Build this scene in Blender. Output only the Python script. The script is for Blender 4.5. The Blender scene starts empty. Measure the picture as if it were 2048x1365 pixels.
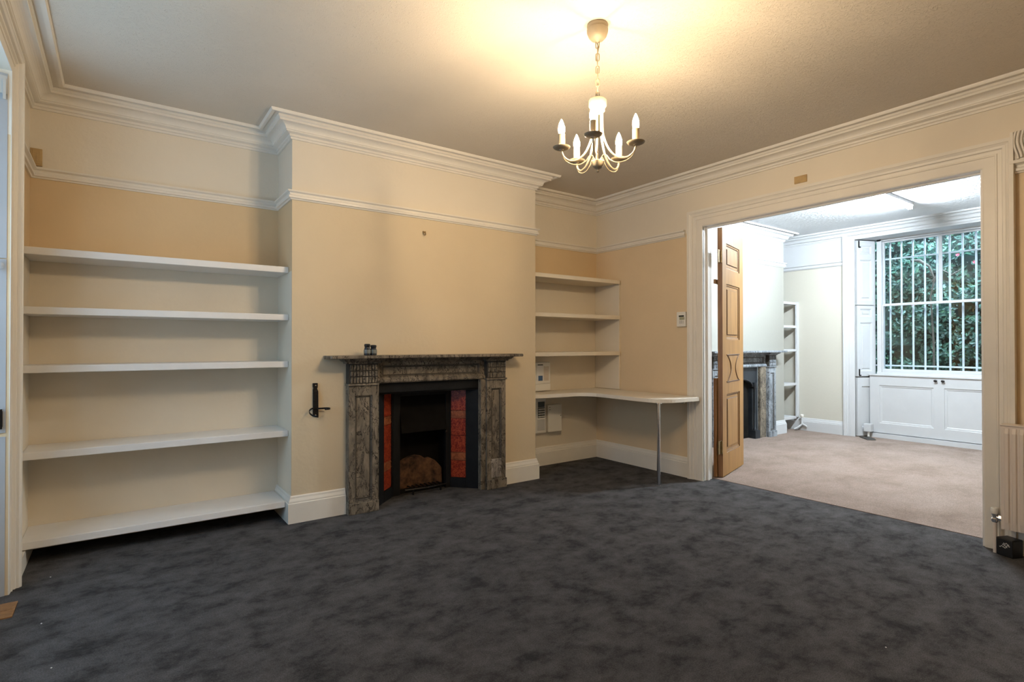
import bpy, bmesh, math, random
from mathutils import Vector, Matrix
random.seed(7)
S = bpy.context.scene
COL = S.collection
PI = math.pi

# ------------------------------------------------------------------ materials
def new_mat(name):
    m = bpy.data.materials.new(name); m.use_nodes = True
    nt = m.node_tree
    b = nt.nodes['Principled BSDF']
    return m, nt, b

def N(nt, t, **kw):
    n = nt.nodes.new(t)
    for k, v in kw.items():
        if k in n.inputs: n.inputs[k].default_value = v
        else: setattr(n, k, v)
    return n

def ramp(nt, stops, interp='LINEAR'):
    r = nt.nodes.new('ShaderNodeValToRGB'); r.color_ramp.interpolation = interp
    e = r.color_ramp.elements
    while len(e) < len(stops): e.new(0.5)
    for i, (p, c) in enumerate(stops):
        e[i].position = p; e[i].color = (*c, 1)
    return r

def objco(nt, scale=(1, 1, 1)):
    tc = nt.nodes.new('ShaderNodeTexCoord'); mp = nt.nodes.new('ShaderNodeMapping')
    mp.inputs['Scale'].default_value = scale
    nt.links.new(tc.outputs['Object'], mp.inputs['Vector'])
    return mp.outputs['Vector']

def plain(name, col, rough=0.5, metal=0.0, var=0.06, nscale=3.0, bump=0.0, bscale=60.0, spec=0.5, stretch=(1, 1, 1)):
    m, nt, b = new_mat(name)
    v = objco(nt, stretch)
    n = N(nt, 'ShaderNodeTexNoise', Scale=nscale, Detail=5.0, Roughness=0.6); nt.links.new(v, n.inputs['Vector'])
    r = ramp(nt, [(0.3, [c * (1 - var) for c in col]), (0.7, [min(1, c * (1 + var)) for c in col])])
    nt.links.new(n.outputs['Fac'], r.inputs['Fac']); nt.links.new(r.outputs['Color'], b.inputs['Base Color'])
    b.inputs['Roughness'].default_value = rough; b.inputs['Metallic'].default_value = metal
    b.inputs['Specular IOR Level'].default_value = spec
    if bump:
        n2 = N(nt, 'ShaderNodeTexNoise', Scale=bscale, Detail=4.0); nt.links.new(v, n2.inputs['Vector'])
        bp = N(nt, 'ShaderNodeBump', Strength=bump, Distance=0.01); nt.links.new(n2.outputs['Fac'], bp.inputs['Height'])
        nt.links.new(bp.outputs['Normal'], b.inputs['Normal'])
    return m

def emit(name, col, strength):
    m, nt, b = new_mat(name)
    b.inputs['Base Color'].default_value = (*col, 1)
    b.inputs['Emission Color'].default_value = (*col, 1)
    b.inputs['Emission Strength'].default_value = strength
    return m

M = {}
M['wall_upper'] = plain('wall paint upper', (0.74, 0.665, 0.545), 0.65, var=0.03, nscale=1.3, bump=0.12, bscale=35)
M['wall_lower'] = plain('wall paint cream', (0.65, 0.535, 0.365), 0.65, var=0.04, nscale=1.1, bump=0.12, bscale=35)
M['wall_peach'] = plain('wall paint peach', (0.66, 0.495, 0.295), 0.65, var=0.04, nscale=1.4, bump=0.12, bscale=35)
M['wall_right'] = plain('wall paint cream right', (0.72, 0.56, 0.36), 0.65, var=0.04, nscale=1.4, bump=0.12, bscale=35)
M['alcove'] = plain('alcove paint', (0.72, 0.64, 0.51), 0.55, var=0.04, nscale=1.6, bump=0.1, bscale=30)
M['trim'] = plain('gloss trim paint', (0.76, 0.715, 0.635), 0.42, var=0.03, nscale=5, bump=0.06, bscale=25)
M['white'] = plain('white gloss paint', (0.78, 0.76, 0.73), 0.38, var=0.03, nscale=6, bump=0.04, bscale=25)
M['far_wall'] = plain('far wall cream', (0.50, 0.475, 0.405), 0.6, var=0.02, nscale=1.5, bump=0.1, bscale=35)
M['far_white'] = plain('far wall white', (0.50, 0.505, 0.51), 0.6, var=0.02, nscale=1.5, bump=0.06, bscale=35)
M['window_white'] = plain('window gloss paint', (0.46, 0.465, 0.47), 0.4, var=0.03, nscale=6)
M['shutter_daylit'] = plain('shutter paint', (0.40, 0.42, 0.44), 0.45, var=0.03, nscale=6)  # white paint with dim blue daylight put into its colour
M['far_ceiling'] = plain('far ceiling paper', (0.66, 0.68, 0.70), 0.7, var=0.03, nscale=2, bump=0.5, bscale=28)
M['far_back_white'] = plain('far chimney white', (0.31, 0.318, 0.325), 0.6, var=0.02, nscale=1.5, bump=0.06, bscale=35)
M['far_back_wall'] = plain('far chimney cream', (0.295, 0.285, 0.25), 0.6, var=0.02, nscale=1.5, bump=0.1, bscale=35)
M['desk'] = plain('desk laminate', (0.78, 0.72, 0.63), 0.4, var=0.03, nscale=4)
M['iron'] = plain('black iron', (0.005, 0.005, 0.0055), 0.6, 0.0, var=0.4, nscale=12, bump=0.15, bscale=90, spec=0.25)
M['far_iron'] = plain('blackleaded iron', (0.022, 0.026, 0.031), 0.4, 0.2, var=0.3, nscale=12)
M['soot'] = plain('soot black', (0.008, 0.007, 0.006), 0.95, var=0.4, nscale=6, spec=0.1)
M['black_iron'] = plain('wrought iron', (0.015, 0.013, 0.012), 0.4, 0.6, var=0.3, nscale=40, bump=0.2, bscale=140)
M['black_plastic'] = plain('black plastic', (0.012, 0.012, 0.013), 0.4, var=0.1)
M['brass'] = plain('aged brass', (0.26, 0.18, 0.085), 0.45, 0.7, var=0.3, nscale=30, bump=0.1)
M['chrome'] = plain('chrome', (0.72, 0.72, 0.74), 0.16, 1.0, var=0.03)
M['cream_metal'] = plain('cream enamel', (0.30, 0.245, 0.165), 0.5, 0.0, var=0.05, nscale=20)
M['candle'] = plain('candle sleeve', (0.45, 0.37, 0.25), 0.5, var=0.04)
M['plastic'] = plain('white plastic', (0.78, 0.75, 0.68), 0.42, var=0.02)
M['plastic_grey'] = plain('grey plastic', (0.55, 0.53, 0.49), 0.45, var=0.03)
M['lcd'] = plain('display dark', (0.035, 0.038, 0.03), 0.25, var=0.1)
M['lcd_green'] = plain('display green', (0.36, 0.36, 0.24), 0.35, var=0.1)
M['blue'] = plain('blue sticker', (0.04, 0.10, 0.22), 0.4, var=0.15, nscale=60)
M['paper'] = plain('printed sheet', (0.62, 0.54, 0.45), 0.7, var=0.15, nscale=90, stretch=(0.2, 0.2, 3))
M['yellow_plate'] = plain('yellowed plate', (0.50, 0.34, 0.15), 0.45, var=0.15, nscale=14, bump=0.1)
M['grey_band'] = plain('grey glass band', (0.16, 0.17, 0.155), 0.3, var=0.2, nscale=60)
M['rad'] = plain('radiator enamel', (0.70, 0.62, 0.55), 0.4, var=0.03)
M['white_mark'] = plain('white print', (0.6, 0.6, 0.6), 0.6)
M['grille'] = plain('vent metal', (0.05, 0.045, 0.04), 0.5, 0.4, var=0.3, nscale=40)
M['bar_white'] = plain('white security bar', (0.62, 0.64, 0.68), 0.5, var=0.05, nscale=20)
M['grey_jamb'] = plain('weathered wood', (0.45, 0.42, 0.38), 0.6)
M['bulb'] = emit('lit bulb', (1.0, 0.77, 0.50), 940.0)
M['tube'] = emit('fluorescent tube', (0.78, 0.90, 1.0), 1100.0)
M['bark'] = plain('bark', (0.085, 0.07, 0.055), 0.9, var=0.4, nscale=14, bump=0.5, bscale=20)
M['flower'] = plain('pink flower', (0.65, 0.12, 0.16), 0.6, var=0.2)
M['earth'] = plain('garden earth', (0.09, 0.075, 0.05), 0.95, var=0.4, nscale=4)
M['weatherboard'] = plain('pale boards', (0.55, 0.55, 0.57), 0.7, var=0.1)

def ceiling_mat():
    m, nt, b = new_mat('embossed ceiling paper')
    v = objco(nt)
    n = N(nt, 'ShaderNodeTexNoise', Scale=26.0, Detail=2.0, Distortion=2.2); nt.links.new(v, n.inputs['Vector'])
    s = N(nt, 'ShaderNodeMath', operation='SUBTRACT'); s.inputs[1].default_value = 0.5
    a = N(nt, 'ShaderNodeMath', operation='ABSOLUTE')
    nt.links.new(n.outputs['Fac'], s.inputs[0]); nt.links.new(s.outputs[0], a.inputs[0])
    r = ramp(nt, [(0.0, (1, 1, 1)), (0.05, (0, 0, 0))]); nt.links.new(a.outputs[0], r.inputs['Fac'])
    bp = N(nt, 'ShaderNodeBump', Strength=0.32, Distance=0.012); nt.links.new(r.outputs['Color'], bp.inputs['Height'])
    nt.links.new(bp.outputs['Normal'], b.inputs['Normal'])
    n2 = N(nt, 'ShaderNodeTexNoise', Scale=1.2, Detail=4.0); nt.links.new(v, n2.inputs['Vector'])
    r2 = ramp(nt, [(0.3, (0.60, 0.54, 0.45)), (0.7, (0.66, 0.595, 0.50))]); nt.links.new(n2.outputs['Fac'], r2.inputs['Fac'])
    nt.links.new(r2.outputs['Color'], b.inputs['Base Color']); b.inputs['Roughness'].default_value = 0.7
    return m
M['ceiling'] = ceiling_mat()

def carpet_mat(name, cols, patch=2.6, fibre=260.0, strength=0.6, contrast=(0.36, 0.5, 0.66)):
    m, nt, b = new_mat(name)
    v = objco(nt, (1.0, 1.25, 1.0))
    n = N(nt, 'ShaderNodeTexNoise', Scale=patch, Detail=9.0, Roughness=0.74, Distortion=0.15); nt.links.new(v, n.inputs['Vector'])
    r = ramp(nt, list(zip(contrast, cols))); nt.links.new(n.outputs['Fac'], r.inputs['Fac'])
    n2 = N(nt, 'ShaderNodeTexNoise', Scale=fibre, Detail=3.0, Roughness=0.8); nt.links.new(v, n2.inputs['Vector'])
    r2 = ramp(nt, [(0.3, (0.45, 0.45, 0.45)), (0.7, (1.35, 1.35, 1.35))]); nt.links.new(n2.outputs['Fac'], r2.inputs['Fac'])
    mx = N(nt, 'ShaderNodeMix', data_type='RGBA', blend_type='MULTIPLY'); mx.inputs[0].default_value = strength
    nt.links.new(r.outputs['Color'], mx.inputs[6]); nt.links.new(r2.outputs['Color'], mx.inputs[7])
    nt.links.new(mx.outputs[2], b.inputs['Base Color'])
    b.inputs['Roughness'].default_value = 1.0; b.inputs['Specular IOR Level'].default_value = 0.03
    b.inputs['Sheen Weight'].default_value = 0.05; b.inputs['Sheen Roughness'].default_value = 0.5
    bp = N(nt, 'ShaderNodeBump', Strength=0.6, Distance=0.006); nt.links.new(n2.outputs['Fac'], bp.inputs['Height'])
    nt.links.new(bp.outputs['Normal'], b.inputs['Normal'])
    return m
M['carpet'] = carpet_mat('dark grey carpet', [(0.026, 0.0245, 0.0245), (0.062, 0.0585, 0.058), (0.092, 0.0875, 0.087)], 5.4, 170.0, 1.0, (0.37, 0.48, 0.62))
M['far_carpet'] = carpet_mat('beige carpet', [(0.20, 0.145, 0.115), (0.25, 0.187, 0.152), (0.29, 0.222, 0.185)], 1.6, 140.0, 0.8)

def marble_mat(name, light, dark, soot=False, sz=0.35):
    m, nt, b = new_mat(name)
    v = objco(nt, (1.0, 1.0, 0.45))
    n = N(nt, 'ShaderNodeTexNoise', Scale=9.0, Detail=7.0, Roughness=0.65, Distortion=1.2); nt.links.new(v, n.inputs['Vector'])
    base = ramp(nt, [(0.36, [c * 0.5 for c in light]), (0.5, [c * 0.95 for c in light]), (0.64, [min(1, c * 1.5) for c in light])])
    nt.links.new(n.outputs['Fac'], base.inputs['Fac'])
    n2 = N(nt, 'ShaderNodeTexNoise', Scale=13.0, Detail=5.0, Roughness=0.65, Distortion=1.3); nt.links.new(v, n2.inputs['Vector'])
    s = N(nt, 'ShaderNodeMath', operation='SUBTRACT'); s.inputs[1].default_value = 0.5
    a = N(nt, 'ShaderNodeMath', operation='ABSOLUTE')
    nt.links.new(n2.outputs['Fac'], s.inputs[0]); nt.links.new(s.outputs[0], a.inputs[0])
    vr = ramp(nt, [(0.0, (1, 1, 1)), (0.008, (1, 1, 1)), (0.024, (0, 0, 0))]); nt.links.new(a.outputs[0], vr.inputs['Fac'])
    mx = N(nt, 'ShaderNodeMix', data_type='RGBA'); nt.links.new(vr.outputs['Color'], mx.inputs[0])
    nt.links.new(base.outputs['Color'], mx.inputs[6]); mx.inputs[7].default_value = (*dark, 1)
    nt.links.new(mx.outputs[2], b.inputs['Base Color'])
    b.inputs['Roughness'].default_value = 0.5; b.inputs['Specular IOR Level'].default_value = 0.35
    return m
M['marble'] = marble_mat('dark veined marble', (0.175, 0.145, 0.108), (0.016, 0.012, 0.009))
M['marble_groove'] = plain('dark marble groove', (0.035, 0.029, 0.022), 0.7, var=0.4, nscale=20)  # darker marble for sunk mouldings and the ground behind the flutes
M['marble_pale'] = marble_mat('pale marble', (0.34, 0.30, 0.26), (0.05, 0.04, 0.035))
M['marble_grey'] = marble_mat('grey marble', (0.23, 0.25, 0.27), (0.04, 0.044, 0.05))

def tile_mat(name, c0, c1, scale):
    m, nt, b = new_mat(name)
    v = objco(nt)
    n = N(nt, 'ShaderNodeTexNoise', Scale=scale, Detail=3.0, Distortion=1.5); nt.links.new(v, n.inputs['Vector'])
    r = ramp(nt, [(0.42, c0), (0.58, c1)]); nt.links.new(n.outputs['Fac'], r.inputs['Fac'])
    nt.links.new(r.outputs['Color'], b.inputs['Base Color']); b.inputs['Roughness'].default_value = 0.32; b.inputs['Specular IOR Level'].default_value = 0.25
    return m
M['tile_red'] = tile_mat('red glazed tile', (0.15, 0.012, 0.006), (0.36, 0.06, 0.022), 55.0)
M['tile_brown'] = tile_mat('brown glazed tile', (0.20, 0.055, 0.022), (0.34, 0.11, 0.045), 25.0)
M['firebrick'] = plain('scorched firebrick', (0.085, 0.040, 0.018), 0.95, var=0.95, nscale=15, bump=0.6, bscale=40)

def pine_mat(name, light, dark):
    m, nt, b = new_mat(name)
    v = objco(nt, (9.0, 9.0, 0.7))
    n = N(nt, 'ShaderNodeTexNoise', Scale=3.0, Detail=5.0, Distortion=0.8); nt.links.new(v, n.inputs['Vector'])
    r = ramp(nt, [(0.3, dark), (0.55, light), (0.75, [min(1, c * 1.12) for c in light])]); nt.links.new(n.outputs['Fac'], r.inputs['Fac'])
    nt.links.new(r.outputs['Color'], b.inputs['Base Color']); b.inputs['Roughness'].default_value = 0.45
    return m
M['pine'] = pine_mat('stripped pine', (0.34, 0.172, 0.048), (0.25, 0.115, 0.026))
M['pine_dark'] = pine_mat('pine edge', (0.27, 0.13, 0.045), (0.17, 0.075, 0.025))
M['pine_groove'] = plain('dark pine moulding', (0.10, 0.045, 0.016), 0.5, var=0.2, nscale=20)

def glass_mat():
    m = bpy.data.materials.new('window glass'); m.use_nodes = True
    nt = m.node_tree; nt.nodes.remove(nt.nodes['Principled BSDF'])
    out = nt.nodes['Material Output']
    t = N(nt, 'ShaderNodeBsdfTransparent'); t.inputs['Color'].default_value = (0.88, 0.95, 0.97, 1)
    g = N(nt, 'ShaderNodeBsdfGlossy'); g.inputs['Roughness'].default_value = 0.02
    tc = nt.nodes.new('ShaderNodeTexCoord')
    n = N(nt, 'ShaderNodeTexNoise', Scale=2.0, Detail=2.0); nt.links.new(tc.outputs['Object'], n.inputs['Vector'])
    r = ramp(nt, [(0.3, (0.06, 0.06, 0.06)), (0.7, (0.10, 0.10, 0.10))]); nt.links.new(n.outputs['Fac'], r.inputs['Fac'])
    mx = N(nt, 'ShaderNodeMixShader')
    nt.links.new(r.outputs['Color'], mx.inputs['Fac']); nt.links.new(t.outputs[0], mx.inputs[1]); nt.links.new(g.outputs[0], mx.inputs[2])
    nt.links.new(mx.outputs[0], out.inputs['Surface'])
    return m
M['glass'] = glass_mat()

def leaf_mat():
    m, nt, b = new_mat('ivy leaves')
    v = objco(nt)
    n = N(nt, 'ShaderNodeTexNoise', Scale=7.0, Detail=8.0, Roughness=0.75); nt.links.new(v, n.inputs['Vector'])
    r = ramp(nt, [(0.3, (0.008, 0.032, 0.028)), (0.5, (0.022, 0.075, 0.048)), (0.62, (0.055, 0.15, 0.08)), (0.72, (0.26, 0.42, 0.18))])
    nt.links.new(n.outputs['Fac'], r.inputs['Fac'])
    nt.links.new(r.outputs['Color'], b.inputs['Base Color']); b.inputs['Roughness'].default_value = 0.45
    return m
M['leaf'] = leaf_mat()
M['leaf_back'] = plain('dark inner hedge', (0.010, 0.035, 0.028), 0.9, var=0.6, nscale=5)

# ------------------------------------------------------------------ mesh helpers
BASE = {}
class MB:
    def __init__(s): s.v = []; s.f = []; s.m = []
    def add(s, verts, faces, mi=0):
        o = len(s.v); s.v += [tuple(p) for p in verts]
        for f in faces: s.f.append(tuple(o + i for i in f)); s.m.append(mi)
        return s
    def quad(s, a, b, c, d, mi=0): return s.add([a, b, c, d], [(0, 1, 2, 3)], mi)
    def box(s, x0, x1, y0, y1, z0, z1, mi=0, xf=None):
        p = [(x, y, z) for x in (x0, x1) for y in (y0, y1) for z in (z0, z1)]
        if xf: p = [xf(*q) for q in p]
        return s.add(p, [(0, 1, 3, 2), (4, 6, 7, 5), (0, 4, 5, 1), (2, 3, 7, 6), (0, 2, 6, 4), (1, 5, 7, 3)], mi)
    def lathe(s, cx, cy, prof, n=24, mi=0, xf=None):
        vs = []; fs = []
        for r, z in prof:
            for k in range(n):
                a = 2 * PI * k / n; vs.append((cx + r * math.cos(a), cy + r * math.sin(a), z))
        for i in range(len(prof) - 1):
            for k in range(n):
                fs.append((i * n + k, i * n + (k + 1) % n, (i + 1) * n + (k + 1) % n, (i + 1) * n + k))
        fs.append(tuple(range(n - 1, -1, -1))); fs.append(tuple(range((len(prof) - 1) * n, len(prof) * n)))
        if xf: vs = [xf(*q) for q in vs]
        return s.add(vs, fs, mi)
    def tube(s, pts, r, n=8, closed=False, mi=0, flat=None):
        P = [Vector(p) for p in pts]; vs = []; fs = []; L = len(P)
        prev = None
        for i, p in enumerate(P):
            if closed: t = P[(i + 1) % L] - P[i - 1]
            else: t = P[min(i + 1, L - 1)] - P[max(i - 1, 0)]
            t.normalize()
            if prev is None:
                ref = Vector((0, 0, 1)) if abs(t.z) < 0.9 else Vector((1, 0, 0))
                u = t.cross(ref).normalized()
            else:
                u = (prev - t * prev.dot(t)).normalized()
            prev = u; w = t.cross(u)
            rr = r[i] if isinstance(r, (list, tuple)) else r
            for k in range(n):
                a = 2 * PI * k / n; vs.append(p + u * rr * math.cos(a) + w * rr * math.sin(a))
        m = L if closed else L - 1
        for i in range(m):
            j = (i + 1) % L
            for k in range(n):
                fs.append((i * n + k, i * n + (k + 1) % n, j * n + (k + 1) % n, j * n + k))
        if not closed:
            fs.append(tuple(range(n - 1, -1, -1))); fs.append(tuple(range((L - 1) * n, L * n)))
        return s.add(vs, fs, mi)
    def prism(s, pts, z0, z1, mi=0, xf=None):
        n = len(pts); vs = [(x, y, z0) for x, y in pts] + [(x, y, z1) for x, y in pts]
        fs = [tuple(range(n - 1, -1, -1)), tuple(range(n, 2 * n))] + [(i, (i + 1) % n, n + (i + 1) % n, n + i) for i in range(n)]
        if xf: vs = [xf(*q) for q in vs]
        return s.add(vs, fs, mi)
    def sweep(s, prof, path, mapf, closed=False, mi=0):
        """prof: (a, b); a is the offset to the left of the path, b is out of the path plane"""
        n = len(path); k = len(prof); vs = []; fs = []
        P = [Vector(p) for p in path]
        def nrm(i, j):
            d = (P[j] - P[i]).normalized(); return Vector((-d.y, d.x))
        for i in range(n):
            if closed or 0 < i < n - 1:
                n1 = nrm(i - 1, i); n2 = nrm(i, (i + 1) % n)
                m = (n1 + n2) / (1 + n1.dot(n2))
            else: m = nrm(0, 1) if i == 0 else nrm(n - 2, n - 1)
            for a, b in prof:
                q = P[i] + m * a; vs.append(mapf(q.x, q.y, b))
        for i in range(n if closed else n - 1):
            j = (i + 1) % n
            for c in range(k):
                d = (c + 1) % k
                fs.append((i * k + c, i * k + d, j * k + d, j * k + c))
        if not closed:
            fs.append(tuple(range(k))); fs.append(tuple(range((n - 1) * k, n * k))[::-1])
        return s.add(vs, fs, mi)
    def build(s, name, mats, parent=None, bevel=0.0, smooth=False, label=None, cat=None, group=None, kind=None, base=None):
        me = bpy.data.meshes.new(name)
        if parent is not None: b = BASE[parent.name]
        elif base is not None: b = Vector(base)
        else:
            xs = [p[0] for p in s.v]; ys = [p[1] for p in s.v]; zs = [p[2] for p in s.v]
            b = Vector(((min(xs) + max(xs)) / 2, (min(ys) + max(ys)) / 2, min(zs)))
        if kind == 'structure' and parent is None and base is None: b = Vector((0, 0, 0))
        me.from_pydata([(p[0] - b.x, p[1] - b.y, p[2] - b.z) for p in s.v], [], s.f)
        if not isinstance(mats, (list, tuple)): mats = [mats]
        for m in mats: me.materials.append(M[m])
        me.polygons.foreach_set('material_index', s.m)
        bm = bmesh.new(); bm.from_mesh(me)
        bmesh.ops.recalc_face_normals(bm, faces=bm.faces); bm.to_mesh(me); bm.free()
        if smooth:
            me.polygons.foreach_set('use_smooth', [True] * len(me.polygons))
            me.set_sharp_from_angle(angle=math.radians(38))
        o = bpy.data.objects.new(name, me); COL.objects.link(o)
        if parent is not None: o.parent = parent
        else: o.location = b
        BASE[o.name] = b
        if bevel:
            md = o.modifiers.new('bevel', 'BEVEL'); md.width = bevel; md.segments = 2; md.limit_method = 'ANGLE'
        if label: o['label'] = label
        if cat: o['category'] = cat
        if group: o['group'] = group
        if kind: o['kind'] = kind
        return o

def thing(name, loc, label, cat, group=None, kind=None):
    o = bpy.data.objects.new(name, None); COL.objects.link(o); o.location = loc
    o.empty_display_size = 0.1
    BASE[o.name] = Vector(loc); o['label'] = label; o['category'] = cat
    if group: o['group'] = group
    if kind: o['kind'] = kind
    return o

def bx(name, x0, x1, y0, y1, z0, z1, mat, parent=None, bevel=0.003, **kw):
    return MB().box(x0, x1, y0, y1, z0, z1).build(name, mat, parent, bevel=bevel, **kw)

def paneled(mb, W, H, T, panels, xf, rec=0.014, m1=0.02, m2=0.035, rise=0.008, z0=0.0, mi=0, mi_m=None, both=False):
    """board W x H x T with sunk and fielded panels on its front (t = 0)"""
    if mi_m is None: mi_m = mi
    ss = sorted({0, W} | {p[0] for p in panels} | {p[1] for p in panels})
    zz = sorted({0, H} | {p[2] for p in panels} | {p[3] for p in panels})
    q = lambda a, b, c, d, m=mi: mb.quad(*[xf(x, t, z0 + z) for x, t, z in (a, b, c, d)], m)
    for i in range(len(ss) - 1):
        for j in range(len(zz) - 1):
            cs, cz = (ss[i] + ss[i + 1]) / 2, (zz[j] + zz[j + 1]) / 2
            if any(p[0] < cs < p[1] and p[2] < cz < p[3] for p in panels): continue
            q((ss[i], 0, zz[j]), (ss[i + 1], 0, zz[j]), (ss[i + 1], 0, zz[j + 1]), (ss[i], 0, zz[j + 1]))
    def ring(a, ta, b, tb, m):
        A = [(a[0], ta, a[2]), (a[1], ta, a[2]), (a[1], ta, a[3]), (a[0], ta, a[3])]
        B = [(b[0], tb, b[2]), (b[1], tb, b[2]), (b[1], tb, b[3]), (b[0], tb, b[3])]
        for k in range(4): q(A[k], A[(k + 1) % 4], B[(k + 1) % 4], B[k], m)
    ins = lambda p, d: (p[0] + d, p[1] - d, p[2] + d, p[3] - d)
    for p in panels:
        a = ins(p, 0.004); ring(p, 0, a, rec * 0.5, mi_m)
        b = ins(p, m1 * 0.7); ring(a, rec * 0.5, b, rec * 0.62, mi)
        c = ins(p, m1); ring(b, rec * 0.62, c, rec, mi_m)
        d = ins(p, m1 + m2); ring(c, rec, d, rec, mi)
        e = ins(p, m1 + m2 + 0.006); ring(d, rec, e, rec - rise, mi_m)
        A = [(e[0], rec - rise, e[2]), (e[1], rec - rise, e[2]), (e[1], rec - rise, e[3]), (e[0], rec - rise, e[3])]
        q(*A)
    q((0, T, 0), (W, T, 0), (W, T, H), (0, T, H))
    q((0, 0, 0), (0, T, 0), (0, T, H), (0, 0, H)); q((W, 0, 0), (W, T, 0), (W, T, H), (W, 0, H))
    q((0, 0, 0), (W, 0, 0), (W, T, 0), (0, T, 0)); q((0, 0, H), (W, 0, H), (W, T, H), (0, T, H))

plan = lambda x, y, b: (x, y, b)
# ------------------------------------------------------------------ dimensions (metres; camera stands over the origin)
XL, XR, YB, YC, YN, ZC = -0.445, 4.41, 4.47, 4.06, -0.60, 2.86
CX0, CX1 = 1.0, 3.205            # chimney breast
XR2 = 4.53                       # far side of the dividing wall
OY0, OY1, OZ = 1.055, 3.066, 2.362   # opening between the rooms
FX, FC0, FC1 = 8.22, 5.57, 7.735     # far room: window wall, chimney breast
ST = 'structure'

# floors and ceilings
bx('floor', -1.3, 4.565, YN - 0.1, YB + 0.1, -0.12, 0.0, 'carpet', bevel=0, kind=ST, label='dark charcoal grey mottled carpet of the main room', cat='floor')
bx('floor_far', 4.565, 8.75, YN - 0.1, YB + 0.1, -0.12, 0.004, 'far_carpet', bevel=0, kind=ST, label='pinkish beige carpet of the far room', cat='floor')
bx('ceiling', -1.0, XR + 0.06, YN - 0.1, YB + 0.1, ZC, ZC + 0.12, 'ceiling', bevel=0, kind=ST, label='embossed papered ceiling of the main room', cat='ceiling')
bx('ceiling_far', XR + 0.06, 8.75, YN - 0.1, YB + 0.1, ZC, ZC + 0.12, 'far_ceiling', bevel=0, kind=ST, label='white embossed ceiling of the far room', cat='ceiling')

# back wall of the main room: two alcoves in bands of paint
w = MB()
ZS = 2.33
def band_wall(mb, f, segs):
    for z0, z1, mi in segs: f(z0, z1, mi)
w = MB()
for x0, x1, zp in ((XL - 0.3, CX0 + 0.1, 1.81), (CX1 - 0.1, XR + 0.05, 1.94)):
    w.box(x0, x1, YB, YB + 0.1, 0, zp, 2); w.box(x0, x1, YB, YB + 0.1, zp, ZS, 1); w.box(x0, x1, YB, YB + 0.1, ZS, ZC, 0)
w.build('wall_back', ['wall_upper', 'wall_peach', 'alcove'], kind=ST, label='back wall inside the two alcoves', cat='wall')
# chimney breast with a fireplace opening
HX0, HX1, HZ = 1.60, 2.635, 0.985
w = MB()
w.box(CX0 + 0.001, HX0, YC, YB, 0, ZS, 1); w.box(HX1, CX1 - 0.001, YC, YB, 0, ZS, 1); w.box(HX0, HX1, YC, YB, HZ, ZS, 1)
w.box(CX0 + 0.001, CX1 - 0.001, YC, YB, ZS, ZC, 0)
w.quad((CX0, YC, 0), (CX0, YB, 0), (CX0, YB, 1.79), (CX0, YC, 1.79), 2)
w.quad((CX0, YC, 1.79), (CX0, YB, 1.79), (CX0, YB, ZS), (CX0, YC, ZS), 3)
w.quad((CX1, YC, 0), (CX1, YB, 0), (CX1, YB, 1.94), (CX1, YC, 1.94), 2)
w.build('wall_chimney', ['wall_upper', 'wall_lower', 'alcove', 'wall_peach'], kind=ST, label='projecting chimney breast of the main room, cream with a paler top', cat='wall')
# dividing wall with the wide opening
w = MB()
def dw(y0, y1, z0, z1):
    for a, b, mi in ((z0, min(z1, ZS), 1), (max(z0, ZS), z1, 0)):
        if b > a: w.box(XR, XR2, y0, y1, a, b, mi)
dw(OY1 + 0.02, YB, 0, ZC); dw(YN, OY0 - 0.02, 0, ZC); dw(OY0 - 0.02, OY1 + 0.02, OZ + 0.015, ZC)
w.build('wall_right', ['wall_upper', 'wall_right', 'alcove'], kind=ST, label='dividing wall with the wide opening into the far room', cat='wall')
# left wall with the tall window, near wall behind the camera
LW0, LW1, LWZ = 1.95, 3.728, 2.655
w = MB()
def lw(y0, y1, z0, z1):
    for a, b, mi in ((z0, min(z1, ZS), 1), (max(z0, ZS), z1, 0)):
        if b > a: w.box(XL - 0.45, XL, y0, y1, a, b, mi)
lw(LW1, YB, 0, ZC); lw(YN, LW0, 0, ZC); lw(LW0, LW1, LWZ, ZC)
w.box(XL - 0.45, XL - 0.33, LW0, LW1, 0, 0.62, 2)
w.quad((XL + 0.001, 3.82, 0), (XL + 0.001, YB, 0), (XL + 0.001, YB, 1.81), (XL + 0.001, 3.82, 1.81), 2)
w.build('wall_left', ['wall_upper', 'wall_peach', 'alcove'], kind=ST, label='left wall with a tall window recess', cat='wall')
bx('wall_near', XL - 0.45, XR2, YN - 0.1, YN, 0, ZC, 'wall_lower', bevel=0, kind=ST, label='wall behind the viewer', cat='wall')

# far room walls
w = MB()
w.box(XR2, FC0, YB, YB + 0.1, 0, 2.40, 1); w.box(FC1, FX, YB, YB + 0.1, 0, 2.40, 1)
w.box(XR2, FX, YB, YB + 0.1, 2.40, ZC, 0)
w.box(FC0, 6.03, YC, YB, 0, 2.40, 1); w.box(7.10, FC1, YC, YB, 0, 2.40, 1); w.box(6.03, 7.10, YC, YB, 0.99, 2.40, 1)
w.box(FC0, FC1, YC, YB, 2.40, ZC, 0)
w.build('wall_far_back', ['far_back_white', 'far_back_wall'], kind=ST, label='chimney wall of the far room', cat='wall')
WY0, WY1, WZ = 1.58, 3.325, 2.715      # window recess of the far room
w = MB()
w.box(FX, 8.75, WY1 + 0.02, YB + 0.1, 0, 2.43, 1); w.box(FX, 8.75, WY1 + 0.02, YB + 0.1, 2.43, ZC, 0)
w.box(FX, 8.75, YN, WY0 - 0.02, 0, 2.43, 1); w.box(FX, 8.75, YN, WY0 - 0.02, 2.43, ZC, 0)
w.box(FX, 8.75, WY0 - 0.02, WY1 + 0.02, WZ, ZC, 0)
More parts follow.
